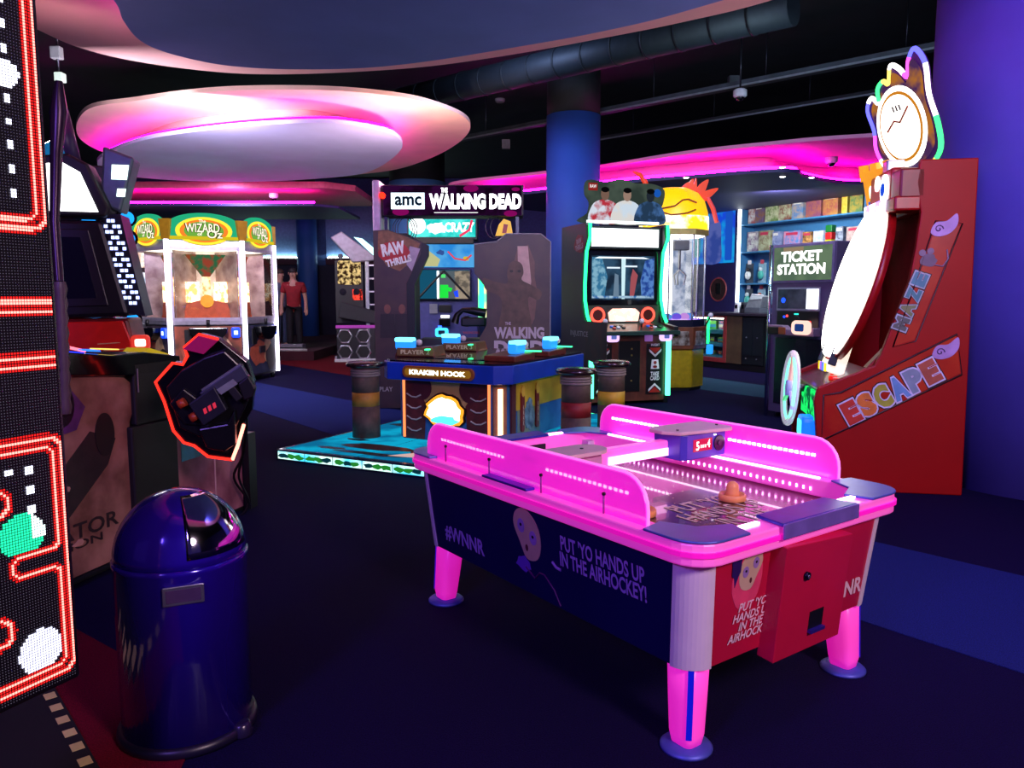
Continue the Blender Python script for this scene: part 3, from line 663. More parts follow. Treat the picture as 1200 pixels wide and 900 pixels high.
for off in (0, .05):
    pts = [tml(288, 465, 3.85), tml(288+off*20, 500, 4.3), tml(284, 535, 4.5), tml(280-off*120, 560, 4.62), tml(292, 590, 4.7), tml(278, 608, 4.7)]
    q = []
    for i in range(len(pts)-1):
        for k in range(5):
            t_ = k/5; p0, p1, p2, p3 = pts[max(i-1, 0)], pts[i], pts[i+1], pts[min(i+2, len(pts)-1)]
            q.append(.5*((2*p1)+(p2-p0)*t_+(2*p0-5*p1+4*p2-p3)*t_*t_+(3*p1-p0-3*p2+p3)*t_**3))
    MB().tube(q, .008, 6).o('gun_cable', BLACK, tm)
# tall monitor tower of the same game, with a ribbed hose
tw = MB().ext([(-.75, 0), (.0, 0), (-.05, .9), (-.16, 1.1), (-.30, 1.6), (-.18, 2.1), (-.14, 2.45), (-.75, 2.5)], RSF, -.75, -.5).o('monitor_tower', P('#2a1820', .5, scale=6, col2='#4a2c40'), tm)
hp = [tml(70+(k*.35), 330+k*8.6, 3.45) for k in range(19)]
MB().tube(hp, [.030 if k % 2 else .023 for k in range(19)], 10).o('ribbed_hose', P('#5a4450', .45), tw)
MB().tube([tml(69, 95, 3.5), tml(69, 130, 3.5), tml(66, 180, 3.5), tml(64, 260, 3.5), tml(69, 330, 3.45)], [.015, .035, .025, .02, .02], 10).o('robot_arm', P('#3a2438', .3, .5), tw)
# ================================================================== RED-FRONTED MACHINE WITH WHITE MARQUEE (left middle)
rm = thing('motion_cabinet', 'red fronted cabinet with dark monitor and blank white lit marquee at the left', 'arcade game', (-3.40, 6.0, 0), R(14))
FRm = FRONT(0)
MB().ext([(-.55, .05), (.42, .05), (.44, .95), (.40, 1.18), (-.55, 1.18)], FRm, -.5, -.01).o('lower_body', P('#7c0e0c', .35, coat=.3), rm, .02)
MB().ext([(-.5, .55), (.40, .5), (.42, 1.0), (.37, 1.16), (-.5, 1.15)], FRm, -.01, .01).o('red_panel', P('#ff2010', .4, var=.08), rm, .015)
for k, (a, b) in enumerate(((.0, .80), (.09, .86), (.17, .84), (.06, .66))): MB().ext([(a, b), (a+.05, b+.10), (a+.04, b+.02), (a+.11, b+.08), (a+.07, b-.05), (a+.02, b-.04)], FRm, .01, .013).o('flame_print', P('#241038', .4), rm)
for a, b in ((.18, .98), (.22, .93)): MB().ext([(a, b), (a+.16, b+.01), (a+.16, b+.015), (a, b+.007)], FRm, .012, .014).o('scratch_print', P('#f0d0a0', .4), rm)
MB().ext([(-.62, 1.16), (.42, 1.2), (.26, 1.93), (-.62, 1.93)], FRm, -.35, .02).o('monitor_shell', P('#1a1622', .4), rm, .03)
MB().ext([(-.55, 1.25), (.28, 1.28), (.17, 1.86), (-.55, 1.86)], FRm, .02, .035).o('monitor_bezel', P('#241c2c', .35), rm, .02)
MB().ext([(-.5, 1.32), (.2, 1.34), (.11, 1.8), (-.5, 1.8)], FRm, .035, .04).o('screen', P('#0c0814', .12, coat=.5), rm)
MB().ext([(-.6, 1.95), (.30, 1.95), (.33, 2.02), (.19, 2.35), (.06, 2.42), (-.6, 2.34)], FRm, -.2, .05).o('marquee_frame', P('#0e0c12', .5), rm, .02)
MB().ext([(-.56, 1.99), (.25, 1.99), (.14, 2.28), (.02, 2.35), (-.56, 2.28)], FRm, .05, .056).o('marquee', E('#ffffff', 4), rm, label='blank white lit marquee')
gr = MB().ext([(.24, 2.06), (.38, 2.0), (.50, 2.42), (.28, 2.5)], FRm, -.3, -.05).o('top_pod', P('#5c7078', .4, .3), rm, .02)
MB().ext([(.33, 2.25), (.44, 2.25), (.46, 2.36), (.34, 2.36)], FRm, -.05, -.045).o('pod_window', E('#e8fff8', 2.5), gr); MB().ext([(.36, 2.12), (.42, 2.12), (.43, 2.18), (.37, 2.18)], FRm, -.05, -.045).o('pod_window', E('#e8fff8', 2.5), gr)
MB().cyl((.05, .1, 2.35), (-.02, .1, 2.75), .07, n=16).o('top_post', P('#3c2c54', .4), rm)
MB().ell((-.06, .1, 2.42), .11, 14, 8).o('top_lens', P('#1c6c94', .2, var=0, emit='#1888c0', es=.5), rm)
lt = MB()
for j in range(16):
    for i in range(4):
        a, b = .275+i*.03+.14*(1-j/15)*.9, 1.3+j*.042
        lt.obox(FRm, a-.012, a+.012, b-.012, b+.012, .0, .004) if (i+j) % 3 else None
MB().ext([(.40, 1.22), (.53, 1.2), (.39, 1.98), (.26, 1.98)], FRm, -.3, -.002).o('light_wing', P('#15162c', .4), rm)
lt.o('led_mesh', E('#a8b8ff', 3.5), rm, kind='stuff')
MB().ext(rrect(.42, .55, .93, 1.05, .03), FRm, -.05, .03).o('card_reader', P('#c04030', .3, var=0, emit='#ff4030', es=.6), rm, .01)
MB().ext(rrect(.45, .53, .96, 1.02, .015), FRm, .03, .034).o('reader_screen', E('#ffe8d0', 2), rm)
# black pole with blue lamps beside it
lp = thing('lamp_rack', 'black rack with rows of round blue lamps beside the red fronted cabinet', 'lamp rack', (-3.86, 7.4, 0), R(22))
MB().box(-.08, .08, -.05, .05, 0, 2.35).o('pole', BLACK, lp, .01); MB().box(-.25, .25, -.25, .25, 0, .04).o('base', BLACK, lp, .01)
MB().box(-.12, .2, -.1, .1, 2.2, 2.55).o('speaker_box', P('#22202a', .5), lp, .02)
MB().box(.1, .26, -.12, .06, 2.3, 2.6).o('top_cover', P('#6a6070', .4), lp, .03)
for k in range(6):
    for sgn in (-1, 1):
        z = 2.1-k*.19-(.05 if sgn < 0 else 0); x = sgn*.16+.03
        if sgn < 0 and k in (3,): continue
        a, b = Vector((x, .05, z)), Vector((x+.05, -.14, z-.02))
        pd = MB().cyl(a, b, .075, .085, n=14).o('lamp_pod', BLACKG, lp)
        MB().cyl(b+Vector((0, .002, 0)), b+Vector((.008, -.02, 0)), .062, .05, n=16).o('lamp_lens', E('#1c9cff', 1.6), pd)
    MB().box(-.16, .2, .02, .06, 2.08-k*.19, 2.11-k*.19).o('cross_bar', BLACK, lp)
# ================================================================== COIN PUSHER CAROUSEL
wz = thing('coin_pusher', 'six sided glass coin pusher with rainbow arched signs at the left back', 'arcade game', (-4.98, 12.75, 0), R(21.3))
Sd = 1.07; Ap = Sd*math.sqrt(3)/2; Rr = Sd
ARTC = ['#4a2c1c', '#1c2440', '#3c5a30', '#4a3a2c', '#2c3a4a', '#3a2c3c']
def hexa(r, z0, z1, mat, name, bev=0):
    return MB().ext([(r*math.cos(R(60*k)), r*math.sin(R(60*k))) for k in range(6)], TOP(), z0, z1).o(name, mat, wz, bev)
hexa(Rr*.96, .08, .92, P('#2a2430', .5), 'cabinet_core'); hexa(Rr*1.0, .92, .99, P('#9a96a4', .35, .4), 'counter_rim', .01)
hexa(Rr*.9, .99, 1.0, P('#c8a878', .5, scale=9, col2='#e8dcc0'), 'coin_bed'); hexa(Rr*1.0, 2.08, 2.2, P('#b8b4bc', .4, .3), 'canopy_rim', .01)
hexa(Rr*.9, 2.2, 2.22, P('#d8d0d4', .5), 'canopy')
hexa(Rr*.86, 2.068, 2.08, E('#fff0e0', 2.2), 'canopy_light')
for k in range(6):
    an = R(-90+60*k); n = Vector((math.cos(an), math.sin(an), 0)); u = Vector((-math.sin(an), math.cos(an), 0))
    fr = FR(n*Ap, u, (0, 0, 1)); h = Sd/2
    lw = MB().obox(fr, -h+.06, h-.06, .12, .9, -.03, .002).o('lower_panel', P(ARTC[k], .45, scale=5, col2=('#9a4a34', '#3a3c5a', '#7a9a50', '#6a4a3c', '#4a6a7a', '#5a4a5c')[k]), wz)
    for q, (a, b, rx, ry, c_) in enumerate(((-.1, .45, .3, .2, '#b05038'), (.2, .5, .14, .24, '#c8a078'), (.3, .36, .18, .2, '#281c24'))): MB().ext(blob(a, b, rx, ry, 12, .18, q+k), fr, .003+.001*q, .005+.001*q).o('printed_figure', P(c_, .5), lw)
    MB().obox(fr, -.12, .06, .45, .56, .006, .03).o('coin_slot', P('#201820', .4), lw)
    MB().obox(fr, -.34, -.2, .6, .85, .003, .02).o('bill_slot', BLACK, lw)
    tray = MB(); pts = [(-.28, .88), (.28, .88)] + [(.28*math.cos(R(a)), .88-.22*math.sin(R(a))) for a in range(20, 170, 15)]
    tray.ext(pts, fr, .0, .14).o('coin_tray', BLACKG, wz, .01)
    MB().cyl(fr(0, .90, .08), fr(0, 1.0, .08), .025, n=10).o('joystick', BLACK, wz)
    MB().ext(rrect(.33, .46, .72, .88, .03), fr, 0, .05).o('card_reader', P('#1838c8', .3, var=0, emit='#1848ff', es=1.2), wz, .01)
    MB().ext(rrect(.365, .425, .765, .83, .01), fr, .05, .054).o('reader_screen', E('#c8e0ff', 2), wz)
    MB().obox(fr, -h+.07, h-.07, 1.02, 2.06, -.01, -.004).o('glass_pane', glass(), wz)
    for a0, a1, b0, b1 in ((-h+.02, -h+.07, .99, 2.1), (h-.07, h-.02, .99, 2.1), (-h+.02, h-.02, 2.05, 2.1), (-h+.02, h-.02, .98, 1.03)): MB().obox(fr, a0, a1, b0, b1, -.02, .004).o('pane_frame', P('#a8a0b4', .4, .3), wz)
    # arched sign
    arch = [(-h+.03, 2.2), (h-.03, 2.2), (h-.0, 2.42)] + [((h-.02)*math.cos(R(a)), 2.40+.20*math.sin(R(a))) for a in range(15, 170, 12)] + [(-h, 2.42)]
    sg = MB().ext(arch, fr, -.02, .02).o('arched_sign', E('#22a878', 1.1), wz)
    MB().disc(fr, 0, 2.33, .40, .02, .023, 32, .52).o('sign_yellow', E('#f0d838', 1.4), sg); MB().disc(fr, 0, 2.33, .34, .023, .026, 32, .5).o('sign_orange', E('#f07828', 1.3), sg); MB().disc(fr, 0, 2.33, .28, .026, .029, 32, .5).o('sign_green', E('#78b848', .9), sg)
    MB().obox(fr, -h+.05, h-.05, 2.2, 2.25, .029, .032).o('sign_grass', E('#d8c020', 1.0), sg)
    for dd_, mm in ((.033, E('#3a2a18', .3)), (.037, E('#fff4d8', 1.3))):
        k_ = 1.0 if dd_ > .035 else 1.07
        T('WIZARD', fr, -.02, 2.375, .48*k_, .13*k_, mm, sg, dd_, .015 if dd_ > .035 else .075); T('of', fr, -.06, 2.285, .07, .05, mm, sg, dd_); T('Oz', fr, .15, 2.285, .22*k_, .12*k_, mm, sg, dd_, .015 if dd_ > .035 else .075); T('The', fr, -.02, 2.475, .1, .05, mm, sg, dd_)
    vx = Vector((Rr*math.cos(R(-60+60*k)), Rr*math.sin(R(-60+60*k)), 0))
    MB().box(-.035, .035, -.035, .035, .1, 2.2).o('light_pole', E('#f0e8ff', 5), wz, .01, loc=vx)
    vf = FR(vx*1.0, (-math.sin(R(-60+60*k)), math.cos(R(-60+60*k)), 0), (0, 0, 1))
    MB().ext([(-.06, 2.2), (.06, 2.2), (.09, 2.5), (-.09, 2.5)], vf, -.03, .03).o('sign_divider', P('#8a6414', .4, .3, emit='#8a6414', es=.2), wz)
    MB().cyl(vx*.92+Vector((0, 0, .0)), vx*.92+Vector((0, 0, .09)), .04, n=12).o('caster', BLACK, wz)
    # playfield inside each bay: ramp, medallion and glowing reels
    fi = FR(n*(Ap-.36), u, (0, 0, 1))
    MB().ext([(-.36, 1.0), (.36, 1.0), (.3, 1.24), (.0, 1.32), (-.3, 1.24)], fi, -.02, .02).o('ramp', P('#b85028', .4), wz)
    MB().disc(fi, 0, 1.28, .10, .02, .04, 20).o('medallion', P('#e0a030', .3, .4, emit='#e09020', es=.5), wz)
    for a, b, w_, h_, c_, s_ in ((-.24, 1.42, .14, .16, '#fff0d8', 3), (.24, 1.42, .14, .16, '#fff0d8', 3), (-.12, 1.12, .07, .04, '#ff4020', 2), (.14, 1.12, .09, .04, '#ff3020', 2), (0, 1.5, .06, .2, '#ffe0b0', 2)): MB().obox(fi, a-w_, a+w_, b-h_, b+h_, -.06, -.03).o('lit_reel', E(c_, s_, '#e0a060', 12), wz)
    MB().ext([(-.3, 2.0), (.3, 2.0), (.06, 1.66), (-.06, 1.66)], fi, -.03, .02).o('picture_fan', E('#3a7a4a', .7, '#b85030', 8), wz)
    for q in range(7):
        a = -.4+.13*q; MB().cyl(fi(a, 1.0, .18+.03*(q % 3)), fi(a, 1.012+.008*(q % 2), .18+.03*(q % 3)), .03, n=12).o('coin', P('#c8a050', .3, .8), wz)
for k in range(6):
    a = R(60*k); MB().obox(FR((0, 0, 0), (math.cos(a), math.sin(a), 0), (0, 0, 1)), .28, .9, 1.0, 2.05, -.008, .008).o('bay_divider', P('#c0aca0', .25, .35, scale=5, col2='#8a7068'), wz)
MB().cyl((0, 0, 1.0), (0, 0, 2.07), .30, n=24).o('centre_tower', P('#e8d8c8', .3, .3, emit='#ffe8d0', es=.35), wz)
# ================================================================== TWO PEOPLE ON THE STAGE
def skin(name, verts, edges, radii, mat, parent, sub=2):
    me = bpy.data.meshes.new(name); me.from_pydata(verts, edges, []); ob = bpy.data.objects.new(name, me); COL.objects.link(ob); ob.parent = parent
    md = ob.modifiers.new('skin', 'SKIN'); md.use_smooth_shade = True
    for i, r in enumerate(radii):
        me.skin_vertices[0].data[i].radius = r if isinstance(r, tuple) else (r, r)
    me.skin_vertices[0].data[0].use_root = True
    s = ob.modifiers.new('sub', 'SUBSURF'); s.levels = s.render_levels = sub
    me.materials.append(mat); return ob
def person(label, loc, yaw, shirt, trouser, hair, arms, cap=False):
    t = thing('person', label, 'person', loc, yaw, 'people at the back')
    SK = P('#b98a72', .55, var=.06)
    V = [(0, 0, .95), (0, 0, 1.2), (0, .0, 1.40), (0, -.01, 1.52), (0, -.03, 1.62), (0, -.03, 1.72)]; Rd = [(.15, .11), (.14, .1), (.13, .095), .055, .085, .06]
    Ed = [(0, 1), (1, 2), (2, 3), (3, 4), (4, 5)]
    for s_, (ex, ey, ez, hx, hy, hz) in ((-1, arms[0]), (1, arms[1])):
        k = len(V); V += [(s_*.19, 0, 1.40), (s_*ex, ey, ez), (s_*hx, hy, hz), (s_*hx, hy-.03, hz-.09)]; Rd += [.06, .047, .035, (.045, .02)]; Ed += [(2, k), (k, k+1), (k+1, k+2), (k+2, k+3)]
        for q in range(4): V.append((s_*hx+(q-1.5)*.018, hy-.045, hz-.17+.012*abs(q-1))); Rd.append(.009); Ed.append((k+3, len(V)-1))
        V.append((s_*(hx-.05), hy-.05, hz-.10)); Rd.append(.010); Ed.append((k+2, len(V)-1))
        k = len(V); V += [(s_*.09, 0, .86), (s_*.10, -.01, .48), (s_*.11, .02, .09), (s_*.12, -.12, .04)]; Rd += [.085, .058, .04, (.045, .03)]; Ed += [(0, k), (k, k+1), (k+1, k+2), (k+2, k+3)]
    body = skin('body', V, Ed, Rd, SK, t)
    sv = [(0, 0, .80), (0, 0, 1.15), (0, 0, 1.38), (0, 0, 1.47)]; sr = [(.175, .13), (.165, .12), (.155, .115), .075]; se = [(0, 1), (1, 2), (2, 3)]
    for s_, a in ((-1, arms[0]), (1, arms[1])):
        k = len(sv); sv += [(s_*.19, 0, 1.40), (s_*(.19+(a[0]-.19)*.7), a[1]*.7, 1.40+(a[2]-1.40)*.7)]; sr += [.082, .072]; se += [(2, k), (k, k+1)]
    skin('shirt', sv, se, sr, P(shirt, .8), t)
    tv = [(0, 0, 1.06)]; tr = [(.16, .12)]; te = []
    for s_ in (-1, 1):
        k = len(tv); tv += [(s_*.09, 0, .84), (s_*.10, -.01, .48), (s_*.11, .015, .08)]; tr += [.1, .08, .07]; te += [(0, k), (k, k+1), (k+1, k+2)]
        MB().ell((s_*.115, -.06, .04), (.05, .13, .045), 12, 8).o('shoe', P('#b8b0b4', .6), t)
    skin('trousers', tv, te, tr, P(trouser, .8), t)
    MB().ell((0, -.005, 1.70), (.088, .10, .075), 16, 10).o('hair', P(hair, .7), t)
    for s_ in (-1, 1):
        MB().ell((s_*.032, -.115, 1.665), (.011, .008, .007), 8, 6).o('eye', P('#20140f', .3), t); MB().ell((s_*.088, -.02, 1.65), (.012, .02, .03), 8, 6).o('ear', SK, t)
    MB().add([(-.015, -.115, 1.625), (.015, -.115, 1.625), (0, -.145, 1.625), (0, -.118, 1.67)], [(0, 2, 3), (2, 1, 3), (0, 1, 2)]).o('nose', SK, t)
    MB().ell((0, -.112, 1.595), (.025, .006, .006), 8, 6).o('mouth', P('#7a3c38', .5), t)
    return t
person('person in a dark red t-shirt and black trousers standing at the back', (-4.78, 17.1, .2), R(8), '#8a1018', '#0e0c14', '#1c1210', ((.25, .0, 1.13, .27, -.03, .9), (.25, .0, 1.13, .27, -.03, .9)))
person('person in a grey patterned shirt half hidden behind the coin pusher', (-5.24, 17.65, .2), R(60), '#6a7284', '#3a4660', '#3a2418', ((.24, -.03, 1.14, .26, -.1, .93), (.24, -.03, 1.14, .25, -.1, .93)))
bx = thing('equipment_case', 'low grey flight case on the stage near the people', 'case', (-4.75, 16.62, .2), 0)
MB().box(-.5, .3, -.15, .15, 0, .14).o('case_body', P('#7a7880', .4, .3), bx, .01); MB().box(-.5, .3, -.155, -.15, .06, .08).o('case_seam', BLACK, bx); MB().box(-.6, .4, -.2, -.12, 0, .05).o('case_tray', P('#b8b4b0', .4, .4), bx, .01)
# ================================================================== SILVER MACHINE WITH TILTED HEAD
sv = thing('silver_cabinet', 'silver framed game with a tilted white head and round speakers at the back', 'arcade game', (-3.2, 16.2, 0), R(12))
F0 = FRONT(0)
MB().box(-.45, .35, 0, .9, .02, .72).o('base', P('#16141c', .4), sv, .02)
for i in range(2):
    for j in range(2): MB().ring(F0, -.28+.38*i, .2+.33*j, .15, .022, 6, 6).o('speaker_ring', STEEL, sv); MB().disc(F0, -.28+.38*i, .2+.33*j, .12, 0, .01, 20).o('speaker_cone', BLACK, sv)
MB().box(-.5, .4, -.1, .9, 0, .06).o('plinth', P('#c8c8cc', .4), sv, .01); MB().box(-.46, .36, -.03, .0, .70, .76).o('base_trim', P('#a040a0', .4, var=0, emit='#b030b0', es=.4), sv)
for x in (.16, .42): MB().box(x, x+.08, .0, .12, .02, 2.25).o('post', P('#9aa4a8', .3, .6), sv, .01)
MB().box(-.45, .12, .3, .5, .8, 2.1).o('screen_back', BLACK, sv); MB().ext(rrect(-.40, .08, 1.6, 2.1, .05), F0, -.3, -.28).o('play_screen', E('#e0c080', 1.2, '#301c14', 14), sv)
for a in (-.3, -.02): MB().disc(F0, a, 1.45, .07, -.3, -.26, 16).o('side_speaker', BLACKG, sv)
MB().obox(F0, -.1, .1, 1.28, 1.5, -.3, -.27).o('red_light', E('#ff4030', 1.8, '#401010', 12), sv)
MB().ext([(-.4, .92), (.36, .78), (.38, 1.05), (-.34, 1.25)], F0, -.1, .1).o('leaning_seat', P('#24242c', .6), sv, .02)
hd = MB().ext([(-.52, 2.55), (-.3, 2.68), (.32, 2.22), (.42, 2.1), (-.08, 2.05)], F0, -.3, .02).o('tilted_head', P('#a8a4b0', .4, .2), sv, .02)
MB().ext([(-.05, 2.58), (.12, 2.55), (.55, 2.2), (.42, 2.14)], F0, -.2, -.15).o('head_light', E('#c8ffff', 2), hd)
for k in range(5): MB().box(.24, .42, .02, .06, .9+k*.27, .93+k*.27).o('rung', STEEL, sv)
MB().disc(F0, -.33, 2.18, .06, -.3, -.24, 16).o('knob', P('#3a4040', .3), sv)
# ================================================================== ZOMBIE SHOOTER BOOTH
def hp(px): return (px-541)*.01027
def hz(py): return 1.356-(py-347)*.01013
td = thing('zombie_shooter_booth', 'large brown shooting game booth with a lit WALKING DEAD marquee', 'arcade game', (-.603, 9.3, 0), 0)
TB = P('#3a2630', .45, scale=3, col2='#4c3634'); TF = FRONT(0)
def pp(pts): return [(hp(a), max(0, hz(b))) for a, b in pts]
def tdp(pts, d0, d1, mat, name, par=td, bev=0): return MB().ext(pp(pts), TF, d0, d1).o(name, mat, par, bev)
lp_ = tdp([(440, 271), (457, 270), (496, 284), (495, 298), (478, 332), (478, 396), (478, 480), (440, 480)], -.08, 0, TB, 'left_wing', bev=.004)
tdp([(496, 284), (503, 288), (503, 300), (487, 334), (487, 480), (478, 480), (478, 332), (495, 298)], -.12, .01, BLACK, 'left_wing_frame')
rp_ = tdp([(556, 287), (582, 284), (593, 275), (633, 275), (644, 284), (644, 480), (562, 480), (562, 396), (570, 381), (570.6, 339), (556, 320)], -.08, 0, TB, 'right_wing', bev=.004)
edge = pp([(556, 287), (582, 284), (593, 275), (633, 275), (644, 284), (644, 480)])
MB().tube([TF(a, b, .002) for a, b in edge], .008, 6).o('wing_edge', P('#8a7c88', .4), rp_)
tdp([(457, 271), (480, 279), (494, 286), (486, 305), (470, 318), (455, 312), (445, 295), (446, 272)], 0, .003, P('#7c5038', .5, var=.3), 'printed_glow', lp_)
tdp([(482, 289), (494, 292), (484, 318), (478, 310)], .003, .005, P('#a890a8', .5), 'printed_window', lp_)
MB().ext(blob(hp(464), hz(296), .19, .13, 18, .14, 9), TF, .005, .008).o('splat_logo', P('#b02420', .45), lp_)
T('RAW', TF, hp(463), hz(292), .28, .15, P('#e8e0e0', .5), lp_, .01, .06, R(10)); T('THRILLS', TF, hp(469), hz(306), .31, .085, P('#e8e0e0', .5), lp_, .01, .05, R(14))
for x, y in ((455, 362), (472, 362)):
    MB().disc(TF, hp(x), hz(y), .04, .003, .006, 16, 1.4).o('printed_face', P('#7a4a40', .5), lp_); tdp([(x-8, 368), (x+8, 368), (x+9, 396), (x-9, 396)], .002, .004, P('#281c24', .5), 'printed_coat', lp_)
T('PLAY', TF, hp(452), hz(457), .16, .055, P('#b8a8a0', .5), lp_, .004)
tdp([(606, 289), (618, 289), (622, 330), (620, 345), (607, 325)], 0, .003, P('#c09490', .5, var=.1), 'printed_doorway', rp_, 0)
MB().ext(blob(hp(614), hz(340), .14, .55, 20, .1, 2), TF, .0, .0025).o('printed_haze', P('#6a4640', .5), rp_)
MB().ext(catmull(pp([(594, 320), (597, 309), (604, 306), (611, 310), (613, 320), (611, 328), (622, 334), (634, 342), (630, 352), (618, 350), (622, 396), (585, 396), (588, 352), (570, 340), (566, 326), (580, 330), (594, 332)]), 4), TF, .003, .006).o('printed_figure', P('#54392f', .5, var=.3, scale=9), rp_)
for x in (599, 608): MB().disc(TF, hp(x), hz(318), .022, .006, .008, 12, .7).o('printed_eye', P('#1c1414', .5), rp_)
LTW = P('#b49aa8', .5, var=0)
T('THE', TF, hp(595), hz(379), .07, .035, LTW, rp_, .009, .03); T('WALKING', TF, hp(608), hz(390), .60, .14, LTW, rp_, .009, .05); T('DEAD', TF, hp(608), hz(407), .60, .16, LTW, rp_, .009, .06)
MB().box(hp(440), hp(478), .08, 1.3, 0, 2.1).o('left_wall', P('#1c141c', .6), td); MB().box(hp(570), hp(644), .08, .2, 0, 2.0).o('right_wall', P('#1c141c', .6), td)
MB().box(hp(438), hp(447), .1, .5, hz(275), hz(212)).o('marquee_end', P('#b090b8', .4), td, .02)
mq = MB().box(hp(448), hp(613), .16, .5, hz(253), hz(217)).o('marquee_box', P('#180c18', .5), td, .01)
MF = FRONT(.16)
MB().obox(MF, hp(450), hp(611), hz(252), hz(218), 0, .004).o('marquee_film', E('#1c0820', .6, '#380c40', 5), mq)
for a, b, r_ in ((552, 221, .09), (604, 222, .05), (470, 248, .1), (598, 250, .08)): MB().disc(MF, hp(a), min(hz(219), hz(b)), r_, .004, .006, 18, .45).o('film_spot', E('#b0107c', .5), mq)
MB().obox(MF, hp(459), hp(498), hz(245), hz(226), .006, .009).o('network_plate', E('#dff0ff', 2), mq)
T('amc', MF, hp(479), hz(235.5), .32, .11, E('#20304c', .3), mq, .012, .03)
T('THE', MF, hp(521), hz(223), .08, .055, E('#ffffff', 3), mq, .008, .03); T('WALKING DEAD', MF, hp(557), hz(236), 1.10, .185, E('#f4f6ff', 3.2), mq, .008, .055)
MB().obox(MF, hp(509), hp(560), hz(249.5), hz(248.5), .006, .008).o('small_print', E('#ffffff', 1), mq)
MB().cyl((hp(450), .12, hz(230)), (hp(450), .06, hz(230)), .035, n=14).o('red_beacon', E('#ff2010', 5), td)
for x in (hp(452), hp(606)): MB().box(x-.02, x+.02, .2, .3, 1.9, hz(253)).o('marquee_post', DARKST, td)
for k in range(3): MB().ring(FRONT(.3), hp(470)+.03*k, hz(267), .12, .006, 20, 6, 1.2).o('wire_coil', P('#4a5468', .4, .5), td)
for k in range(2): MB().ring(FRONT(.3), hp(578)+.06*k, hz(265), .1, .006, 20, 6, 1.3).o('wire_coil', P('#4a4a58', .4, .5), td)
MB().ext([(hp(580), hz(275)), (hp(584), hz(262)), (hp(590), hz(255)), (hp(598), hz(258)), (hp(601), hz(275))], FRONT(.3), 0, .03).o('hazard_cutout', P('#c8a010', .4, var=0, emit='#e0b000', es=.7), td)
MB().ext([(hp(588), hz(272)), (hp(590), hz(261)), (hp(595), hz(262)), (hp(593), hz(272))], FRONT(.3), .03, .036).o('cutout_mark', P('#b03018', .4), td)
# console and guns inside the booth
co = MB().box(hp(486), hp(572), .5, .9, 0, .82).o('console', P('#1c1424', .5), td, .02)
T('WALKING DEAD', FRONT(.5), hp(550), .9, .22, .03, P('#c04040', .5), td, .01)
MB().ext(rrect(hp(506), hp(522), hz(397), hz(386), .03), FRONT(.46), 0, .05).o('card_reader', E('#48d8ff', 1.6), td, .01)
MB().ext(rrect(hp(510), hp(518), hz(394), hz(389), .01), FRONT(.46), .05, .054).o('reader_screen', P('#18304c', .3), td)
gm = P('#0a0a0e', .35)
g1 = MB().tube([(hp(530), .42, hz(380)), (hp(533), .42, hz(370)), (hp(540), .42, hz(364)), (hp(553), .42, hz(365)), (hp(568), .42, hz(368))], [.05, .035, .03, .05, .06], 10).o('crossbow_gun', gm, td, label='black crossbow gun on the console')
MB().box(hp(538), hp(568), .36, .48, hz(384), hz(373)).o('gun_stock', gm, g1, .02); MB().ell((hp(545), .42, hz(378)), (.08, .06, .07), 12, 8).o('gun_drum', gm, g1)
for x in (hp(570), hp(572)): MB().box(x, x+.012, .2, .24, hz(381), hz(331)).o('neon_edge', E('#30ff80', 2.5), td)
MB().box(hp(559), hp(565), .6, .64, hz(372), hz(319)).o('green_tube', E('#28ff90', 3.5), td)
MB().box(hp(553), hp(563), .4, .44, hz(384), hz(382)).o('green_tube', E('#28ff90', 2.5), td)
# ================================================================== CARTOON MACHINE SEEN THROUGH THE BOOTH
def cx_(px): return (px-520)*.01361
def cz_(py): return 1.358-(py-347)*.01356
cz = thing('cartoon_cabinet', 'bright blue cartoon arcade game seen through the opening of the zombie booth', 'arcade game', ((520-600)/909.5*12.3, 12.3, 0), 0)
def cp(pts, d0, d1, mat, name, bev=0): return MB().ext([(cx_(a), max(0, cz_(b))) for a, b in pts], TF, d0, d1).o(name, mat, cz, bev)
cp([(488, 290), (560, 290), (560, 450), (488, 450)], -.6, -.02, P('#3c3c78', .5), 'body', .02)
cp([(480, 258), (560, 258), (560, 283), (480, 283)], -.3, .1, P('#16202c', .5), 'marquee_box', .01)
mk = cp([(482, 260), (558, 260), (558, 280), (482, 280)], .1, .105, E('#18c0b8', 1.2, '#58e8e0', 5), 'marquee_film')
MB().disc(TF, cx_(492), cz_(267), .13, .105, .11, 20).o('marquee_sun', E('#f4fff8', 2.2), mk); T('CRAZY', TF, cx_(540), cz_(269), .46, .15, E('#f0ffff', 2), mk, .112, .04); MB().ext(blob(cx_(514), cz_(270), .14, .09, 18, .25, 4), TF, .105, .11).o('marquee_splash', E('#e8fff4', 1.8), mk)
MB().tube([TF(cx_(a), cz_(b), .11) for a, b in ((540, 279), (551, 272), (554, 261))], .02, 6).o('marquee_swirl', E('#e83860', 1.2), mk)
cp([(487, 281), (556, 281), (556, 288), (487, 288)], .0, .16, BLACK, 'hood', .01)
ar = cp([(498, 288), (556, 288), (556, 314), (496, 314)], .02, .03, E('#2c90e8', .9, '#58b0f0', 3), 'art_panel')
MB().tube([TF(cx_(a), cz_(b), .034) for a, b in ((526, 296), (534, 304), (546, 306), (553, 300))], .014, 6).o('art_track', E('#e04858', 1), ar)
MB().ext([(cx_(500), cz_(292)), (cx_(517), cz_(305)), (cx_(514), cz_(313)), (cx_(497), cz_(313))], TF, .03, .034).o('art_hill', E('#c8c890', .9), ar); MB().ext(blob(cx_(547), cz_(304), .05, .04, 10, .3, 8), TF, .034, .038).o('art_spot', E('#e0c030', .9), ar)
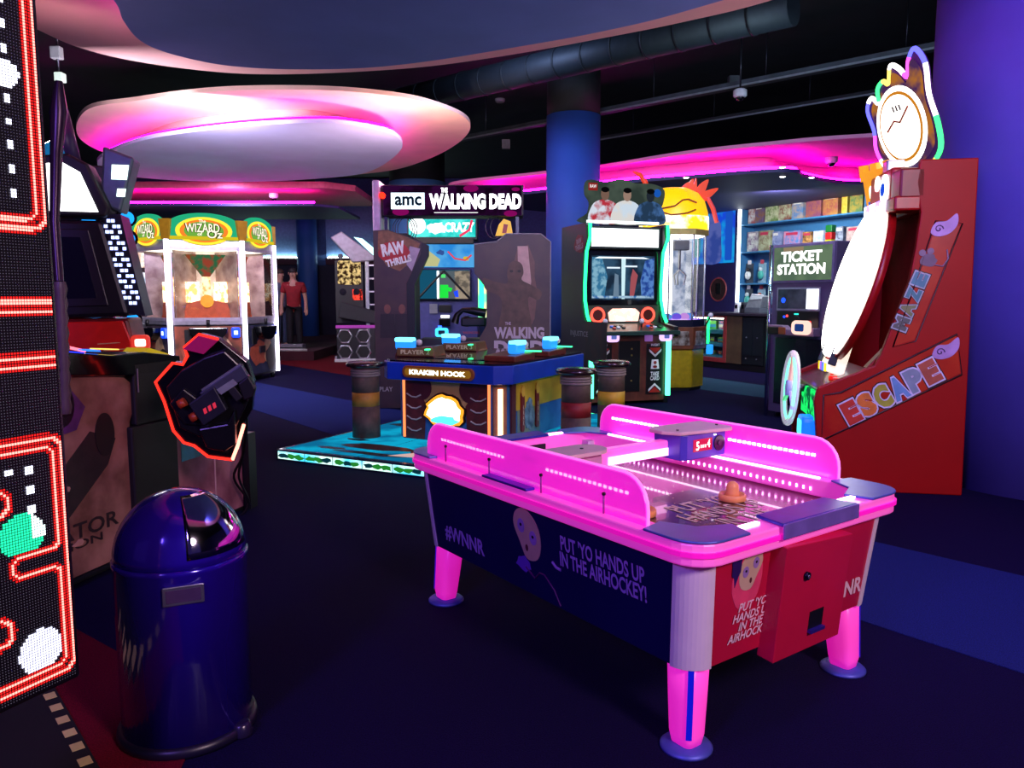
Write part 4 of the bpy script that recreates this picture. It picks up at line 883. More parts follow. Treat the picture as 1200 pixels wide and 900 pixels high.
MB().ext(blob(cx_(518), cz_(297), .06, .04, 10, .3, 3), TF, .034, .038).o('art_spot', E('#3858a0', .9), ar)
sc = cp([(490, 316), (553, 316), (553, 352), (490, 352)], .0, .03, P('#0a0c14', .2), 'monitor')
def cq(pts, c_, s_, d=.034, name='picture_shape', c2=None): return MB().ext([(cx_(a), cz_(b)) for a, b in pts], TF, d, d+.003).o(name, E(c_, s_, c2, 9), sc)
cq([(492, 317), (551, 317), (551, 350), (492, 350)], '#1a6080', .7, .03); cq([(514, 318), (534, 318), (534, 350), (514, 350)], '#58646c', .9, .034); cq([(533, 318), (551, 318), (551, 350), (533, 350)], '#a89884', .9, .034, c2='#686058')
cq([(517, 334), (526, 334), (526, 349), (516, 349)], '#20d840', 1.2, .038); cq([(524, 336), (531, 338), (529, 342), (524, 341)], '#20d840', 1.2, .038); cq([(532, 342), (537, 340), (538, 348), (534, 348)], '#2048f0', 1.2, .038); cq([(513, 318), (515.5, 318), (515.5, 350), (513, 350)], '#f0f8ff', 2, .038); cq([(518, 322), (523, 322), (523, 326), (518, 326)], '#58e878', 1, .038)
for a, b in (((490, 351), (521, 318)), ((521, 318), (552, 351))): MB().tube([TF(cx_(a[0]), cz_(a[1]), .05), TF(cx_(b[0]), cz_(b[1]), .05)], .02, 6).o('a_frame', BLACK, cz)
cp([(515, 357), (529, 357), (529, 366), (515, 366)], -.02, .02, BLACK, 'coin_door', .01); cp([(504, 356), (513, 356), (513, 367), (504, 367)], -.02, .01, P('#8a8894', .4, .4), 'notice'); cp([(517, 369), (527, 369), (527, 372), (517, 372)], 0, .03, E('#f8fff0', 2), 'ticket_light'); cp([(515, 373), (528, 373), (528, 382), (515, 382)], -.02, .06, BLACKG, 'ticket_mouth', .01); cp([(514, 381), (518, 381), (518, 385), (514, 385)], 0, .08, E('#3060ff', 4), 'blue_lamp')
cp([(558, 318), (571, 318), (571, 372), (558, 372)], -.3, -.1, E('#f8f0b0', 1.4, '#80ffc0', 4), 'side_light')
# ================================================================== PIRATE FISHING TABLE ON ITS LIT PLATFORM
pt = thing('fishing_game_table', 'blue four player pirate fishing game table on a glowing aquarium platform', 'arcade game', (-.215, 7.343, 0), R(-27))
pb = MB().box(-1.1, 1.25, -1.68, 1.4, .0, .088).o('platform', P('#141a3a', .4), pt, .004)
MB().box(-1.09, 1.24, -1.67, 1.39, .088, .092).o('platform_top', P('#0c3048', .25, coat=.5), pb)
def tile(x0, x1, y0, y1): MB().box(x0, x1, y0, y1, .092, .096).o('lit_tile', E('#10a8d0', .95, '#0c6c98', 2.2), pb)
for i in range(3):
    for j in range(4):
        x0, y0 = -1.05+i*.76, -1.62+j*.74; tile(x0, x0+.74, y0, y0+.72)
for k, (x, y, rx, ry, c_) in enumerate(((-.35, -1.25, .34, .1, '#401c18'), (-.75, -1.05, .12, .04, '#10303c'), (-.3, -1.5, .3, .05, '#0c2434'), (.25, -1.3, .25, .07, '#7a2c2c'), (-.8, -.2, .2, .08, '#0c3a4c'), (-.72, -1.45, .14, .04, '#0c2834'))): MB().ext(blob(x, y, rx, ry, 14, .3, k), TOP(.096), 0, .0012).o('fish_print', P(c_, .4), pb)
MB().ext([(-.1, -1.5), (.5, -1.42), (.5, -1.2), (.05, -1.3)], TOP(.097), 0, .0012).o('chart_print', E('#e0b8b0', .9), pb)
FE = FRONT(-1.68)
for i in range(8):
    x0 = -1.08+i*.29
    f_ = MB().obox(FE, x0, x0+.28, .016, .078, 0, .004).o('front_light', E('#48d8ff', 1.5, '#d0fff0', 4), pb)
    for q in range(3): MB().ext(blob(x0+.06+.08*q, .045, .05, .02, 9, .35, i*3+q), FE, .004, .006).o('leaf_print', E('#2c9c38', .7) if (i+q) % 3 else E('#0c4858', .5), f_)
for i in range(9): MB().obox(LEFT(-1.1), -1.35+i*.335, -1.03+i*.335, .016, .078, 0, .004).o('side_light', E('#38b0e0', .8, '#a0e8f0', 4), pb)
oc = [(-.53, -.9), (.53, -.9), (.65, -.78), (.65, .78), (.53, .9), (-.53, .9), (-.65, .78), (-.65, -.78)]
SEA = P('#28508c', .45, scale=4, col2='#3c78b0')
MB().ext([(x*.84, y*.87) for x, y in oc], TOP(), .096, .63).o('cabinet', SEA, pt)
rimo = MB().ext(oc, TOP(), .63, .785).o('rim', P('#1436a8', .4, scale=2, var=.2, coat=.3), pt, .008)
MB().ext([(x*.97, y*.975) for x, y in oc], TOP(), .785, .80).o('table_top', P('#1a1420', .15, coat=.6), pt)
MB().ext([(x*.6, y*.66) for x, y in oc], TOP(), .80, .805).o('glass_top', P('#141c2c', .05, coat=.6), pt)
PF0 = FRONT(-.783)
sgn = MB().ext(rrect(-.36, .36, .655, .76, .05), FRONT(-.9), 0, .02).o('name_pill', P('#8a4a20', .4), rimo, .006)
MB().ext(rrect(-.33, .33, .675, .74, .03), FRONT(-.9), .02, .023).o('pill_window', P('#1c1008', .3, var=0, emit='#b07820', es=.5), sgn)
T('KRAKEN HOOK', FRONT(-.9), 0, .708, .56, .042, E('#fffbe8', 3.5), sgn, .025, .04)
MB().obox(PF0, -.44, .44, .36, .625, .001, .004).o('sky_art', P('#b08a50', .5, scale=4, col2='#c89c60'), pt)
for s_ in (-1, 1):
    MB().ext([(s_*.44, .1), (s_*.44, .62), (s_*.30, .62), (s_*.26, .5), (s_*.20, .42), (s_*.22, .1)], PF0, .004, .008).o('post_art', P('#5a1c20', .5, var=.3), pt)
    MB().disc(PF0, s_*.24, .56, .10, .008, .011, 20, 1.1).o('ball_art', P('#501824', .5), pt)
    for k in range(4): MB().tube([PF0(s_*(.40-.05*i), .2+.1*k-.03*math.sin(i*1.0), .01) for i in range(4)], .007, 5).o('rope_art', P('#b8a8a0', .5), pt)
    MB().obox(PF0, s_*.43-.012, s_*.43+.012, .11, .62, .008, .014).o('corner_light', E('#ff8a50', 1.6), pt)
lg = MB().ext(blob(0, .36, .21, .16, 26, .1, 12), PF0, .01, .03).o('splash_logo', P('#241008', .4), pt)
MB().ext(blob(0, .36, .195, .145, 26, .1, 12), PF0, .03, .036).o('logo_edge', E('#ff9a28', 1.6), lg); MB().ext(blob(0, .36, .165, .12, 26, .1, 12), PF0, .036, .042).o('logo_face', E('#fffdf0', 3), lg); MB().ext(blob(.01, .29, .13, .04, 14, .2, 2), PF0, .042, .044).o('logo_wave', E('#58d8d8', 1.5), lg)
CF = FR((.60*.83, -.845*.87, 0), (.707, .707, 0), (0, 0, 1))
MB().obox(CF, -.06, .06, .1, .63, .0, .02).o('corner_panel', P('#a06848', .45), pt, .005)
st_ = MB().obox(CF, -.02, .02, .13, .58, .02, .03).o('corner_tube', E('#ffc090', 5), pt)
RS = RIGHT(.546)
MB().obox(RS, -.62, .62, .37, .62, 0, .004).o('yellow_art', P('#b8901c', .5, scale=4, col2='#d8b430'), pt)
MB().obox(RS, -.64, -.56, .1, .62, .004, .02).o('post_art', P('#5a1c20', .5), pt)
for k, a in enumerate((-.42, -.12)):
    MB().ext(rrect(a-.03, a+.03, .17, .55, .03), RS, .004, .02).o('float_art', P('#7a1c18', .4), pt); MB().ext(rrect(a-.03, a+.03, .48, .58, .03), RS, .005, .022).o('float_cap', P('#d8a838', .4), pt); T('K\nR\nA\nK', RS, a, .32, .02, .18, P('#e0c8b0', .5), pt, .024)
MB().ext(blob(-.27, .3, .10, .14, 20, .25, 6), RS, .004, .008).o('creature_art', P('#7c98a8', .5, scale=14, col2='#28405c'), pt)
MB().obox(RS, -.5, -.04, .1, .61, .002, .0035).o('door_panel', P('#8c8a48', .5, scale=4, col2='#3c78a0'), pt)
for x, y, rz, lab in ((-.50, -.45, 12, 'PLAYER 2'), (-.50, .35, 8, 'PLAYER 3'), (.50, -.45, 90, None), (.50, .25, 90, None)):
    s_ = bpy.data.objects.new('player_station', None); COL.objects.link(s_); s_.parent = pt; s_.location = (x, y, .80); s_.rotation_euler = (0, 0, R(rz))
    MB().ext([(-.2, 0), (.2, 0), (.17, .10), (-.17, .07)] if lab else [(-.2, 0), (.2, 0), (.2, .07), (-.2, .05)], FRONT(0), -.2, .1).o('station_wedge', P('#5a1f16', .4, coat=.3), s_, .01)
    if lab:
        MB().obox(FRONT(-.1), -.17, .19, .012, .085, 0, .01).o('name_plate', P('#6a4c2c', .4), s_, .004); T(lab, FRONT(-.1), .01, .048, .28, .04, P('#c8b890', .4), s_, .013)
    q = .12 if lab else 0
    MB().ext(rrect(-.09-q, .09-q, .06, .17, .03), FRONT(-.02), -.05, .04).o('card_reader', P('#1868d0', .3, var=0, emit='#2898ff', es=1.0), s_, .015); MB().ext(rrect(-.09-q, .09-q, .135, .175, .015), FRONT(-.02), -.04, .05).o('reader_light', E('#78e8ff', 2.2), s_, .008); MB().ell((.14-q, -.03, .13), .03, 12, 8).o('reel_knob', P('#c0a8b0', .3), s_)
    MB().obox(TOP(.07), .13, .16, -.18, .02, 0, .012).o('green_light', E('#40ffa0', 2.5), s_)
# ================================================================== PILING STOOLS
def stool(p, band_c, lab):
    t = thing('piling_stool', lab, 'stool', p, random.uniform(0, 3), 'piling stools around the fishing game'); z0 = 0
    WD = P('#4a3830', .7, scale=9, col2='#6a5244', bump=.3)
    h = .775-p[2]
    MB().lathe([(.125, 0), (.122, h*.42)], n=22).o('post_lower', WD, t); MB().lathe([(.1225, h*.42), (.122, h*.6)], n=22).o('painted_band', P(band_c, .6, scale=10, var=.25), t); MB().lathe([(.12, h*.6), (.12, h-.05)], n=22).o('post_upper', WD, t)
    for k in range(3): MB().ring(TOP(h-.075-.022*k), 0, 0, .122, .011, 26, 6).o('rope_turn', P('#8a7a70', .8), t)
    MB().lathe([(.12, h-.055), (.165, h-.04), (.172, h-.018), (.15, h), (.05, h+.008), (.002, h+.01)], n=32).o('seat', P('#2a1a18', .25, coat=.5), t)
stool((-1.31, 6.9, .098), '#b07a24', 'dark piling stool with an orange band left of the fishing game')
stool((.52, 6.25, .098), '#8a1c1c', 'piling stool with a red band right of the fishing game')
stool((.90, 6.98, .098), '#c09420', 'piling stool with a yellow band in front of the fighting game')
# ================================================================== HERO FIGHTING GAME
ij = thing('fighting_cabinet', 'green lit two player fighting game with a superhero style topper', 'arcade game', (1.45, 9.75, 0), R(18))
IB = P('#12161a', .4, var=.2); WDN = P('#4a2418', .5, scale=8, col2='#6a3424')
prof = [(-.05, .0), (.85, 0), (.85, 2.25), (.05, 2.25), (.0, 2.05), (.12, 1.88), (.16, 1.25), (.05, 1.02), (-.28, .98), (-.28, .86), (-.05, .80)]
for s_, x in ((-1, -.56), (1, .50)):
    sd_ = MB().ext(prof, RIGHT(x), 0, .06).o('side_panel', IB, ij, .004)
    MB().tube([(x+.03, -.01+dy, z) for dy, z in ((.0, 2.24), (-.01, 2.08), (.10, 1.9), (.14, 1.5), (.13, 1.3), (.06, 1.12), (-.02, 1.03))], .022, 8).o('neon_edge', E('#28ff88', 3.2), sd_)
    MB().box(x+.005, x+.055, -.115, -.075, .10, .80).o('leg_tube', E('#50ffb0', 4), ij)
MB().ext([(-.05, 1.05), (.6, 1.05), (.6, .52), (.0, .58)], LEFT(-.56), .0, .004).o('side_art', P('#182c28', .5, scale=6, col2='#3a2c24'), ij)
T('INJUSTICE', LEFT(-.56), -.22, .88, .56, .085, P('#a8a8ac', .5), ij, .006, .0)
MB().ext(blob(-.25, 2.0, .15, .12, 14, .2, 2), LEFT(-.56), 0, .004).o('splat_logo', P('#7a1c1c', .5), ij); T('RAW\nTHRILLS', LEFT(-.56), -.25, 2.0, .24, .14, P('#a0989c', .5), ij, .006, .03, R(8))
MB().box(-.5, .5, -.05, .8, .04, .86).o('lower_body', WDN, ij); MB().box(-.5, .5, .3, .84, .86, 2.2).o('back_box', BLACK, ij)
IF = FRONT(-.05)
for x in (-.36, .36):
    cs = MB().obox(IF, x-.12, x+.12, .12, .76, 0, .012).o('card_panel', P('#120c10', .4), ij, .004)
    for z, c_, up in ((.665, '#b02820', -1), (.185, '#b02820', 1)):
        MB().ext([(x-.085, z-up*.045), (x, z+up*.03), (x+.085, z-up*.045)], IF, .012, .015).o('arrow_print', P(c_, .4), cs); MB().ext([(x-.085, z-up*.03), (x, z+up*.045), (x+.085, z-up*.03), (x+.085, z), (x, z+up*.075), (x-.085, z)], IF, .012, .016).o('chevron_print', P('#e8e0e0', .4), cs)
    T('INSERT', IF, x, .745, .12, .03, P('#e8e0e0', .4), cs, .014); T('TAKE\nCARD', IF, x, .35, .13, .11, P('#e8e0e0', .4), cs, .014, .04)
    MB().ext([(x-.06, .44), (x+.06, .44), (x+.045, .56), (x-.045, .56)], IF, .012, .015).o('card_print', P('#e8e0e0', .4), cs); MB().disc(IF, x, .52, .022, .015, .017, 12).o('card_mark', P('#902020', .4), cs); MB().disc(IF, x, .468, .03, .015, .017, 12, .6).o('card_mark', P('#902020', .4), cs)
    MB().ext(rrect(x-.03, x+.13, .80, .93, .04), FRONT(-.20), 0, .06).o('card_reader', E('#e0b8ff', 1.5), ij, .015); MB().ext(rrect(x+.015, x+.085, .835, .90, .01), FRONT(-.20), .06, .064).o('reader_screen', E('#6878c8', .8), ij); MB().obox(IF, x-.15, x-.04, .79, .90, 0, .02).o('bill_acceptor', P('#8a70a0', .4, var=0, emit='#a060c0', es=.4), ij, .006)
cd = MB().obox(IF, -.15, .15, .16, .80, 0, .014).o('coin_door', P('#0c0c10', .4), ij, .006)
for z in (.7, .62, .3): MB().disc(IF, .03, z, .012, .014, .02, 10).o('lock', P('#c0a060', .3, .8), cd)
cpn = MB().ext([(-.30, .93), (.16, 1.03), (.16, 1.0), (-.30, .88)], RIGHT(-.56), 0, 1.14).o('control_panel', P('#243c34', .35, coat=.4), ij, .006)
def cpz(y): return .93+(y+.30)*.217
def onp(x, y): return Vector((x, y, cpz(y)))
for x in (-.36, .14):
    MB().cyl(onp(x, -.1), onp(x, -.1)+Vector((0, -.01, .06)), .012, n=8).o('joystick', BLACK, cpn); MB().ell(onp(x, -.1)+Vector((0, -.01, .075)), .032, 12, 8).o('stick_ball', P('#e0d8e0', .3), cpn)
    for k, (dx, dy, c_) in enumerate(((.1, -.08, '#3078e0'), (.17, -.05, '#181818'), (.24, -.05, '#181818'), (.1, -.16, '#c83030'), (.17, -.13, '#e0e0e0'), (.24, -.13, '#181818'))): MB().cyl(onp(x+dx, dy), onp(x+dx, dy)+Vector((0, -.004, .015)), .024, n=12).o('button', P(c_, .3), cpn)
SPF = FRONT(.14)
MB().obox(SPF, -.5, .5, 1.0, 1.24, 0, .02).o('speaker_board', P('#3a3630', .5, scale=9, col2='#2a2620'), ij, .005)
for x in (-.36, .34): MB().ring(FRONT(.112), x, 1.12, .085, .016, 26, 8).o('speaker_glow', E('#ff5040', 2.5), ij); MB().disc(SPF, x, 1.12, .07, .02, .03, 20).o('speaker_cone', P('#501010', .4), ij)
MB().ext([(-.2, 1.04), (.2, 1.04), (.22, 1.15), (.16, 1.20), (-.16, 1.20), (-.22, 1.15)], SPF, .02, .035).o('title_light', E('#fff0e8', 2.2, '#f0b8a8', 14), ij, .006)
MB().ext([(-.5, 1.25), (.5, 1.25), (.5, 1.92), (-.5, 1.92)], SPF, -.05, -.01).o('monitor_bezel', BLACKG, ij)
sn = MB().obox(SPF, -.44, .44, 1.31, 1.86, -.01, -.004).o('screen', E('#1c2c40', .9, '#30506c', 4), ij)
def sq(pts, c_, s_, d, c2=None): return MB().ext(pts, SPF, d, d+.002).o('picture_shape', E(c_, s_, c2, 14), sn)
sq([(-.43, 1.34), (-.26, 1.34), (-.22, 1.6), (-.30, 1.84), (-.43, 1.84)], '#3878a0', .9, -.003, '#86b8d0'); sq([(.26, 1.34), (.43, 1.34), (.43, 1.84), (.30, 1.80), (.24, 1.55)], '#284898', .9, -.003, '#5a88d0'); sq([(-.02, 1.32), (.02, 1.32), (.03, 1.84), (-.03, 1.84)], '#c8e8f0', 1.1, -.003)
sq([(-.4, 1.825), (.36, 1.825), (.28, 1.845), (-.34, 1.845)], '#e8f4ff', 1.5, -.001); sq([(-.43, 1.33), (.43, 1.33), (.43, 1.36), (-.43, 1.36)], '#3c70b0', .9, -.001, '#a8c8e0'); sq([(-.14, 1.35), (-.06, 1.35), (-.07, 1.62), (-.12, 1.64)], '#6a8298', 1, 0); sq([(.09, 1.36), (.15, 1.36), (.2, 1.62), (.13, 1.7), (.1, 1.58)], '#a05058', 1, 0)
[MB().obox(SPF, x-.09, x+.09, 1.70+.02*(x > 0), 1.72+.02*(x > 0), 0, .002).o('picture_shape', E('#e0f0ff', 1.1), sn) for x in (-.14, .1)]
mq2 = MB().obox(SPF, -.5, .5, 1.94, 2.22, .0, .04).o('marquee_box', BLACK, ij, .006)
MB().obox(SPF, -.46, .46, 1.97, 2.19, .04, .045).o('marquee', E('#f8ffff', 4), ij, label='blank white lit marquee')
tpf = FRONT(.1)
tp = MB().ext(catmull([(-.60, 2.25), (-.52, 2.37), (-.50, 2.5), (-.56, 2.6), (-.53, 2.76), (-.3, 2.75), (-.08, 2.79), (.12, 2.75), (.36, 2.75), (.52, 2.68), (.50, 2.5), (.43, 2.38), (.46, 2.25)], 4), tpf, -.02, .02).o('topper', E('#3c4a44', .6, '#58685c', 2.5), ij, label='grey green cut-out topper board with three caped figures')
for k, (x, ca, cb_) in enumerate(((-.30, '#c83848', '#e8f0ff'), (.0, '#f0ece8', '#e0f0ff'), (.32, '#28405c', '#4870a8'))):
    g_ = MB().ext(catmull([(x-.2, 2.26), (x-.17, 2.46), (x-.06, 2.53), (x+.06, 2.53), (x+.17, 2.46), (x+.2, 2.26)], 4), tpf, .022+.002*k, .026+.002*k).o('figure_torso', E(ca, .8, cb_, 7), tp)
    MB().disc(tpf, x, 2.60, .055, .026+.002*k, .03+.002*k, 16, 1.4).o('figure_head', E(('#8a6a5c', '#b09080', '#28303c')[k], .7), tp); MB().disc(tpf, x, 2.655, .055, .03+.002*k, .033+.002*k, 16, .6).o('figure_hair', E('#141418', .4), tp)
MB().disc(tpf, .42, 2.64, .05, .02, .026, 18).o('topper_badge', E('#1c60c8', .8), tp); T('RAW', tpf, -.46, 2.69, .09, .04, E('#f0e8e8', 1), tp, .03, .03); MB().obox(tpf, -.52, -.40, 2.64, 2.73, .02, .026).o('topper_badge', E('#b02828', .6), tp)
MB().obox(tpf, -.54, .44, 2.25, 2.28, .02, .04).o('topper_glow', E('#e8ffff', 3), tp)
# ================================================================== YELLOW DUCK CRANE
dc = thing('duck_crane', 'yellow octagonal prize crane with a glowing yellow bird topper and orange crest', 'arcade game', (2.36, 11.5, 0), R(4))
def octa(r, z0, z1, mat, name, bev=0): return MB().ext([(r*math.cos(R(22.5+45*k)), r*math.sin(R(22.5+45*k))) for k in range(8)], TOP(), z0, z1).o(name, mat, dc, bev)
YE = P('#c8a010', .4, coat=.3)
octa(.47, .05, .60, YE, 'base', .008); octa(.50, .60, .92, P('#6a3018', .5, scale=8, col2='#8a4424'), 'deck', .01); octa(.44, .0, .05, BLACK, 'foot')
octa(.47, .92, 1.02, P('#141830', .3), 'prize_bed_rim'); octa(.42, 1.02, 1.03, E('#7a50ff', 1.2, '#e8c0ff', 7), 'lit_bed'); octa(.5, 2.22, 2.30, P('#c0a058', .4, .2), 'canopy_rim', .008); octa(.44, 2.205, 2.22, E('#f8faff', 3), 'canopy_light')
for k in range(8):
    an = R(-90+45*k); n = Vector((math.cos(an), math.sin(an), 0)); u = Vector((-math.sin(an), math.cos(an), 0)); fr = FR(n*.43, u, (0, 0, 1))
    if k in (7, 0, 1, 2, 3): MB().obox(fr, -.17, .17, 1.02, 2.22, -.004, .0).o('glass_pane', glass(), dc)
    MB().ext([(-.14, .66), (.14, .66), (.12, .86), (-.12, .86)], FR(n*.462, u, (0, 0, 1)), 0, .012).o('deck_badge', P('#b8a8a0', .5, scale=12, col2='#4a2818'), dc)
    vx = Vector((.455*math.cos(an+R(22.5)), .455*math.sin(an+R(22.5)), 0)); MB().cyl(vx+Vector((0, 0, 1.02)), vx+Vector((0, 0, 2.22)), .012, n=8).o('glass_post', P('#d8d8e0', .3, .5), dc)
    MB().obox(FR(n*.435, u, (0, 0, 1)), -.15, .15, .08, .57, 0, .006).o('base_panel', YE if k % 2 == 0 else P('#a8880c', .4), dc)
# lit back board with zigzag print, claw and chains
fb = FR((-.16, -.12, 0), (.75, -.66, 0), (0, 0, 1))
bb = MB().obox(fb, -.34, .12, 1.04, 2.2, -.02, 0).o('back_board', E('#fffbe8', 2.2), dc)
MB().obox(FR((.1, .3, 0), (1, .1, 0), (0, 0, 1)), -.35, .28, 1.04, 2.2, -.02, 0).o('rear_board', E('#8a9cc0', .8, '#e0e8ff', 6), dc)
for k in range(4):
    z = 1.1+k*.27; MB().ext([(-.3, z), (-.12, z+.14), (-.3, z+.25)], fb, .001, .004).o('zigzag_print', E('#d8c040' if k % 2 else '#70b048', 1.0), bb); MB().tube([fb(-.3, z, .006), fb(-.1, z+.14, .006), fb(-.3, z+.26, .006)], .008, 5).o('zigzag_line', P('#1c2818', .5), bb)
MB().obox(fb, -.04, .12, 1.04, 2.2, .001, .005).o('bright_strip', E('#ffffff', 5), bb)
MB().cyl((.08, -.05, 1.75), (.08, -.05, 2.2), .02, n=10).o('claw_shaft', STEEL, dc)
for k in range(3):
    a = R(120*k); MB().tube([(.08, -.05, 1.75), (.08+.1*math.cos(a), -.05+.1*math.sin(a), 1.66), (.08+.07*math.cos(a), -.05+.07*math.sin(a), 1.52)], .012, 6).o('claw_finger', STEEL, dc)
MB().box(-.02, .2, -.14, .04, 2.02, 2.16).o('gantry', P('#505058', .4), dc, .01)
for k in range(12): a = R(30*k); MB().ell((.26*math.cos(a), .26*math.sin(a), 1.06), (.07, .07, .05), 10, 6).o('prize_ball', E(('#8060ff', '#e0a0ff', '#60a0ff')[k % 3], .8), dc)
MB().ext(rrect(-.06, .06, .52, .66, .03), FR((.46, -.25, 0), (.5, .86, 0), (0, 0, 1)), 0, .08).o('card_reader', P('#1888d8', .3, var=0, emit='#28a0ff', es=1.0), dc, .01)
MB().cyl((.44, -.2, .92), (.5, -.24, 1.06), .014, n=8).o('joystick', BLACK, dc); MB().ell((.505, -.243, 1.08), .04, 12, 8).o('stick_ball', P('#f0e8f0', .3), dc)
dm = MB().lathe([(.5, 2.30), (.5, 2.40), (.49, 2.56), (.44, 2.72), (.34, 2.84), (.18, 2.91), (.002, 2.925)], n=36, sy=.7).o('bird_topper', P('#f0c010', .4, var=0, emit='#ffc400', es=.85), dc, label='glowing yellow domed bird body')
MB().lathe([(.505, 2.30), (.51, 2.40), (.503, 2.50)], n=36, sy=.7).o('bird_base', E('#fff8d0', 2, '#f0c020', 5), dm)
wf = FR((-.03, -.345, 2.62), (1, 0, 0), (0, .25, 1))
MB().tube([wf(a, b) for a, b in ((.26, .05), (.14, .10), (.06, .09), (-.06, .0), (-.25, -.04), (-.22, -.10), (-.12, -.13), (.0, -.12), (.12, -.10), (.24, -.05))], .012, 6).o('wing_line', P('#a03010', .4), dm)
CR = P('#d83a10', .4, var=0, emit='#e04010', es=.5)
for k, (x, z, lx, lz, w_) in enumerate(((.12, 2.88, .06, .12, .05), (.2, 2.88, .05, .17, .05), (.28, 2.84, .02, .22, .05), (.33, 2.80, .12, .24, .06), (.37, 2.74, .2, .18, .05))):
    MB().ext(catmull([(x-w_, z), (x+w_, z-.03), (x+lx+.02, z+lz*.6), (x+lx*1.3, z+lz), (x+lx*.3, z+lz*.7)], 4), FRONT(.0), -.02, .02).o('crest_feather', CR, dm)
MB().tube([(-.42, 0, 2.62), (-.40, 0, 2.84), (-.44, 0, 3.0), (-.52, 0, 3.1), (-.62, 0, 3.14)], [.05, .05, .04, .03, .01], 8).o('tail_plume', CR, dm); MB().tube([(-.42, 0, 2.8), (-.5, 0, 2.92), (-.62, 0, 2.92), (-.7, 0, 2.86)], [.04, .035, .03, .01], 8).o('tail_plume', CR, dm)
MB().tube([(.47, -.05, 2.78), (.56, -.05, 2.62), (.62, -.05, 2.42)], [.03, .035, .03], 8).o('tail_plume', P('#e05048', .4, var=0, emit='#e03840', es=.4), dm)
# ================================================================== PRIZE COUNTER AND SHELF WALL
CY = R(-62); CO = Vector((3.94, 14.58, 0))
def cl(x, y, z=0): return (CO.x+x*math.cos(CY)-y*math.sin(CY), CO.y+x*math.sin(CY)+y*math.cos(CY), z)
ct = thing('display_counter', 'prize counter with a red framed glass display case and dark cupboards', 'counter', tuple(CO), CY)
MB().box(-1.6, 2.2, .04, .7, 0, .12).o('plinth', P('#0c0a14', .6), ct); MB().box(.12, .5, .0, .7, .12, 1.0).o('wood_panel', P('#5a4430', .5, scale=5, col2='#6a5038'), ct, .004)
MB().box(-1.65, 2.25, -.04, .74, 1.0, 1.05).o('counter_top', P('#2c2432', .3), ct, .008)
MB().box(-1.6, .1, .5, .7, .12, 1.0).o('case_back', P('#3a7a8a', .5), ct)
fm = P('#a83c3c', .4)
for x0, x1, z0, z1 in ((-1.6, .12, .12, .2), (-1.6, .12, .96, 1.0), (.04, .12, .2, .96), (-1.6, -1.52, .2, .96)): MB().box(x0, x1, -.01, .05, z0, z1).o('case_frame', fm, ct, .004)
for z in (.22, .46, .7):
    MB().box(-1.52, .04, .06, .5, z, z+.025).o('case_shelf', P('#3c8898', .4), ct, .003); MB().box(-1.52, .04, .05, .06, z-.05, z+.02).o('shelf_edge', P('#4aa0b0', .4), ct)
MB().box(-1.5, .02, .06, .1, .93, .95).o('case_light', E('#fff4e0', 14), ct); MB().box(-.45, -.40, .03, .06, .45, .99).o('green_tube', E('#20ff80', 3), ct)
MB().box(-1.52, .04, .0, .008, .2, .96).o('case_glass', glass(), ct)
for i in range(3):
    x0 = .52+i*.54; d_ = MB().box(x0, x0+.52, -.0, .68, .13, .98).o('cupboard', P('#101820', .4, coat=.2), ct, .004)
    MB().box(x0+.02, x0+.255, -.012, 0, .3, .96).o('cupboard_door', P('#131c26', .35), d_, .003); MB().box(x0+.265, x0+.50, -.012, 0, .3, .96).o('cupboard_door', P('#131c26', .35), d_, .003)
    for xx in (x0+.12, x0+.38):
        for zz in (.24, .62): MB().disc(FRONT(-.012), xx, zz, .012, 0, .01, 10).o('knob', STEEL, d_)
KC = ['#e0b060', '#c05040', '#d8d0c8', '#3878b8', '#e0a030', '#a04870', '#58a050', '#f0e8d8', '#8058a8', '#d06830']
for r_, z in enumerate((.725, .485, .245)):
    for i in range(4):
        w_, h_ = .09+.03*((i*7+r_) % 3), (.16, .09, .07)[r_]
        x, y_, zz = cl(-.08-.19*i, .22+.05*(i % 2), z)
        t = thing('small_prize', ('upper', 'middle', 'lower')[r_]+' case shelf prize, '+('first', 'second', 'third', 'fourth')[i]+' from the right in the red display case', 'prize', (x, y_, z), CY+.3*(i % 3-1), 'small prizes in the glass display case')
        MB().box(-w_/2, w_/2, -.05, .05, 0, h_).o('package', P(KC[(i*3+r_*2) % 10], .4, scale=25, col2=KC[(i+r_*5+4) % 10]), t, .006); MB().box(-w_/2+.01, w_/2-.01, -.053, -.05, h_*.25, h_*.6).o('wrapper_label', P(KC[(i+r_+1) % 10], .4), t)
# wall with the lit recess
sw = struct('wall_prize', MB().box(-4.6, -.96, 1.3, 1.5, 0, 3.9).box(1.98, 5.0, 1.3, 1.5, 0, 3.9).box(-.96, 1.98, 1.3, 1.5, 3.42, 3.9).box(-.96, 1.98, 1.3, 1.5, 0, .9), P('#1c1850', .6), label='dark purple wall behind the prize counter with a shelf recess')
sw.location = tuple(CO); sw.rotation_euler = (0, 0, CY)
su = thing('prize_shelf', 'blue lit wall recess with four shelves of boxed toys', 'shelf', tuple(CO), CY)
BL = P('#3c78a8', .5, var=.04)
MB().box(-.96, 1.98, 1.66, 1.7, .9, 3.42).o('back_panel', BL, su); MB().box(-.96, -.92, 1.3, 1.66, .9, 3.42).o('side_panel', BL, su); MB().box(1.94, 1.98, 1.3, 1.66, .9, 3.42).o('side_panel', BL, su); MB().box(-.92, 1.94, 1.3, 1.66, 3.38, 3.42).o('top_panel', BL, su)
for z in (2.80, 2.25, 1.62, 1.12): MB().box(-.92, 1.94, 1.30, 1.66, z-.03, z).o('shelf_board', P('#4488b8', .4), su, .003)
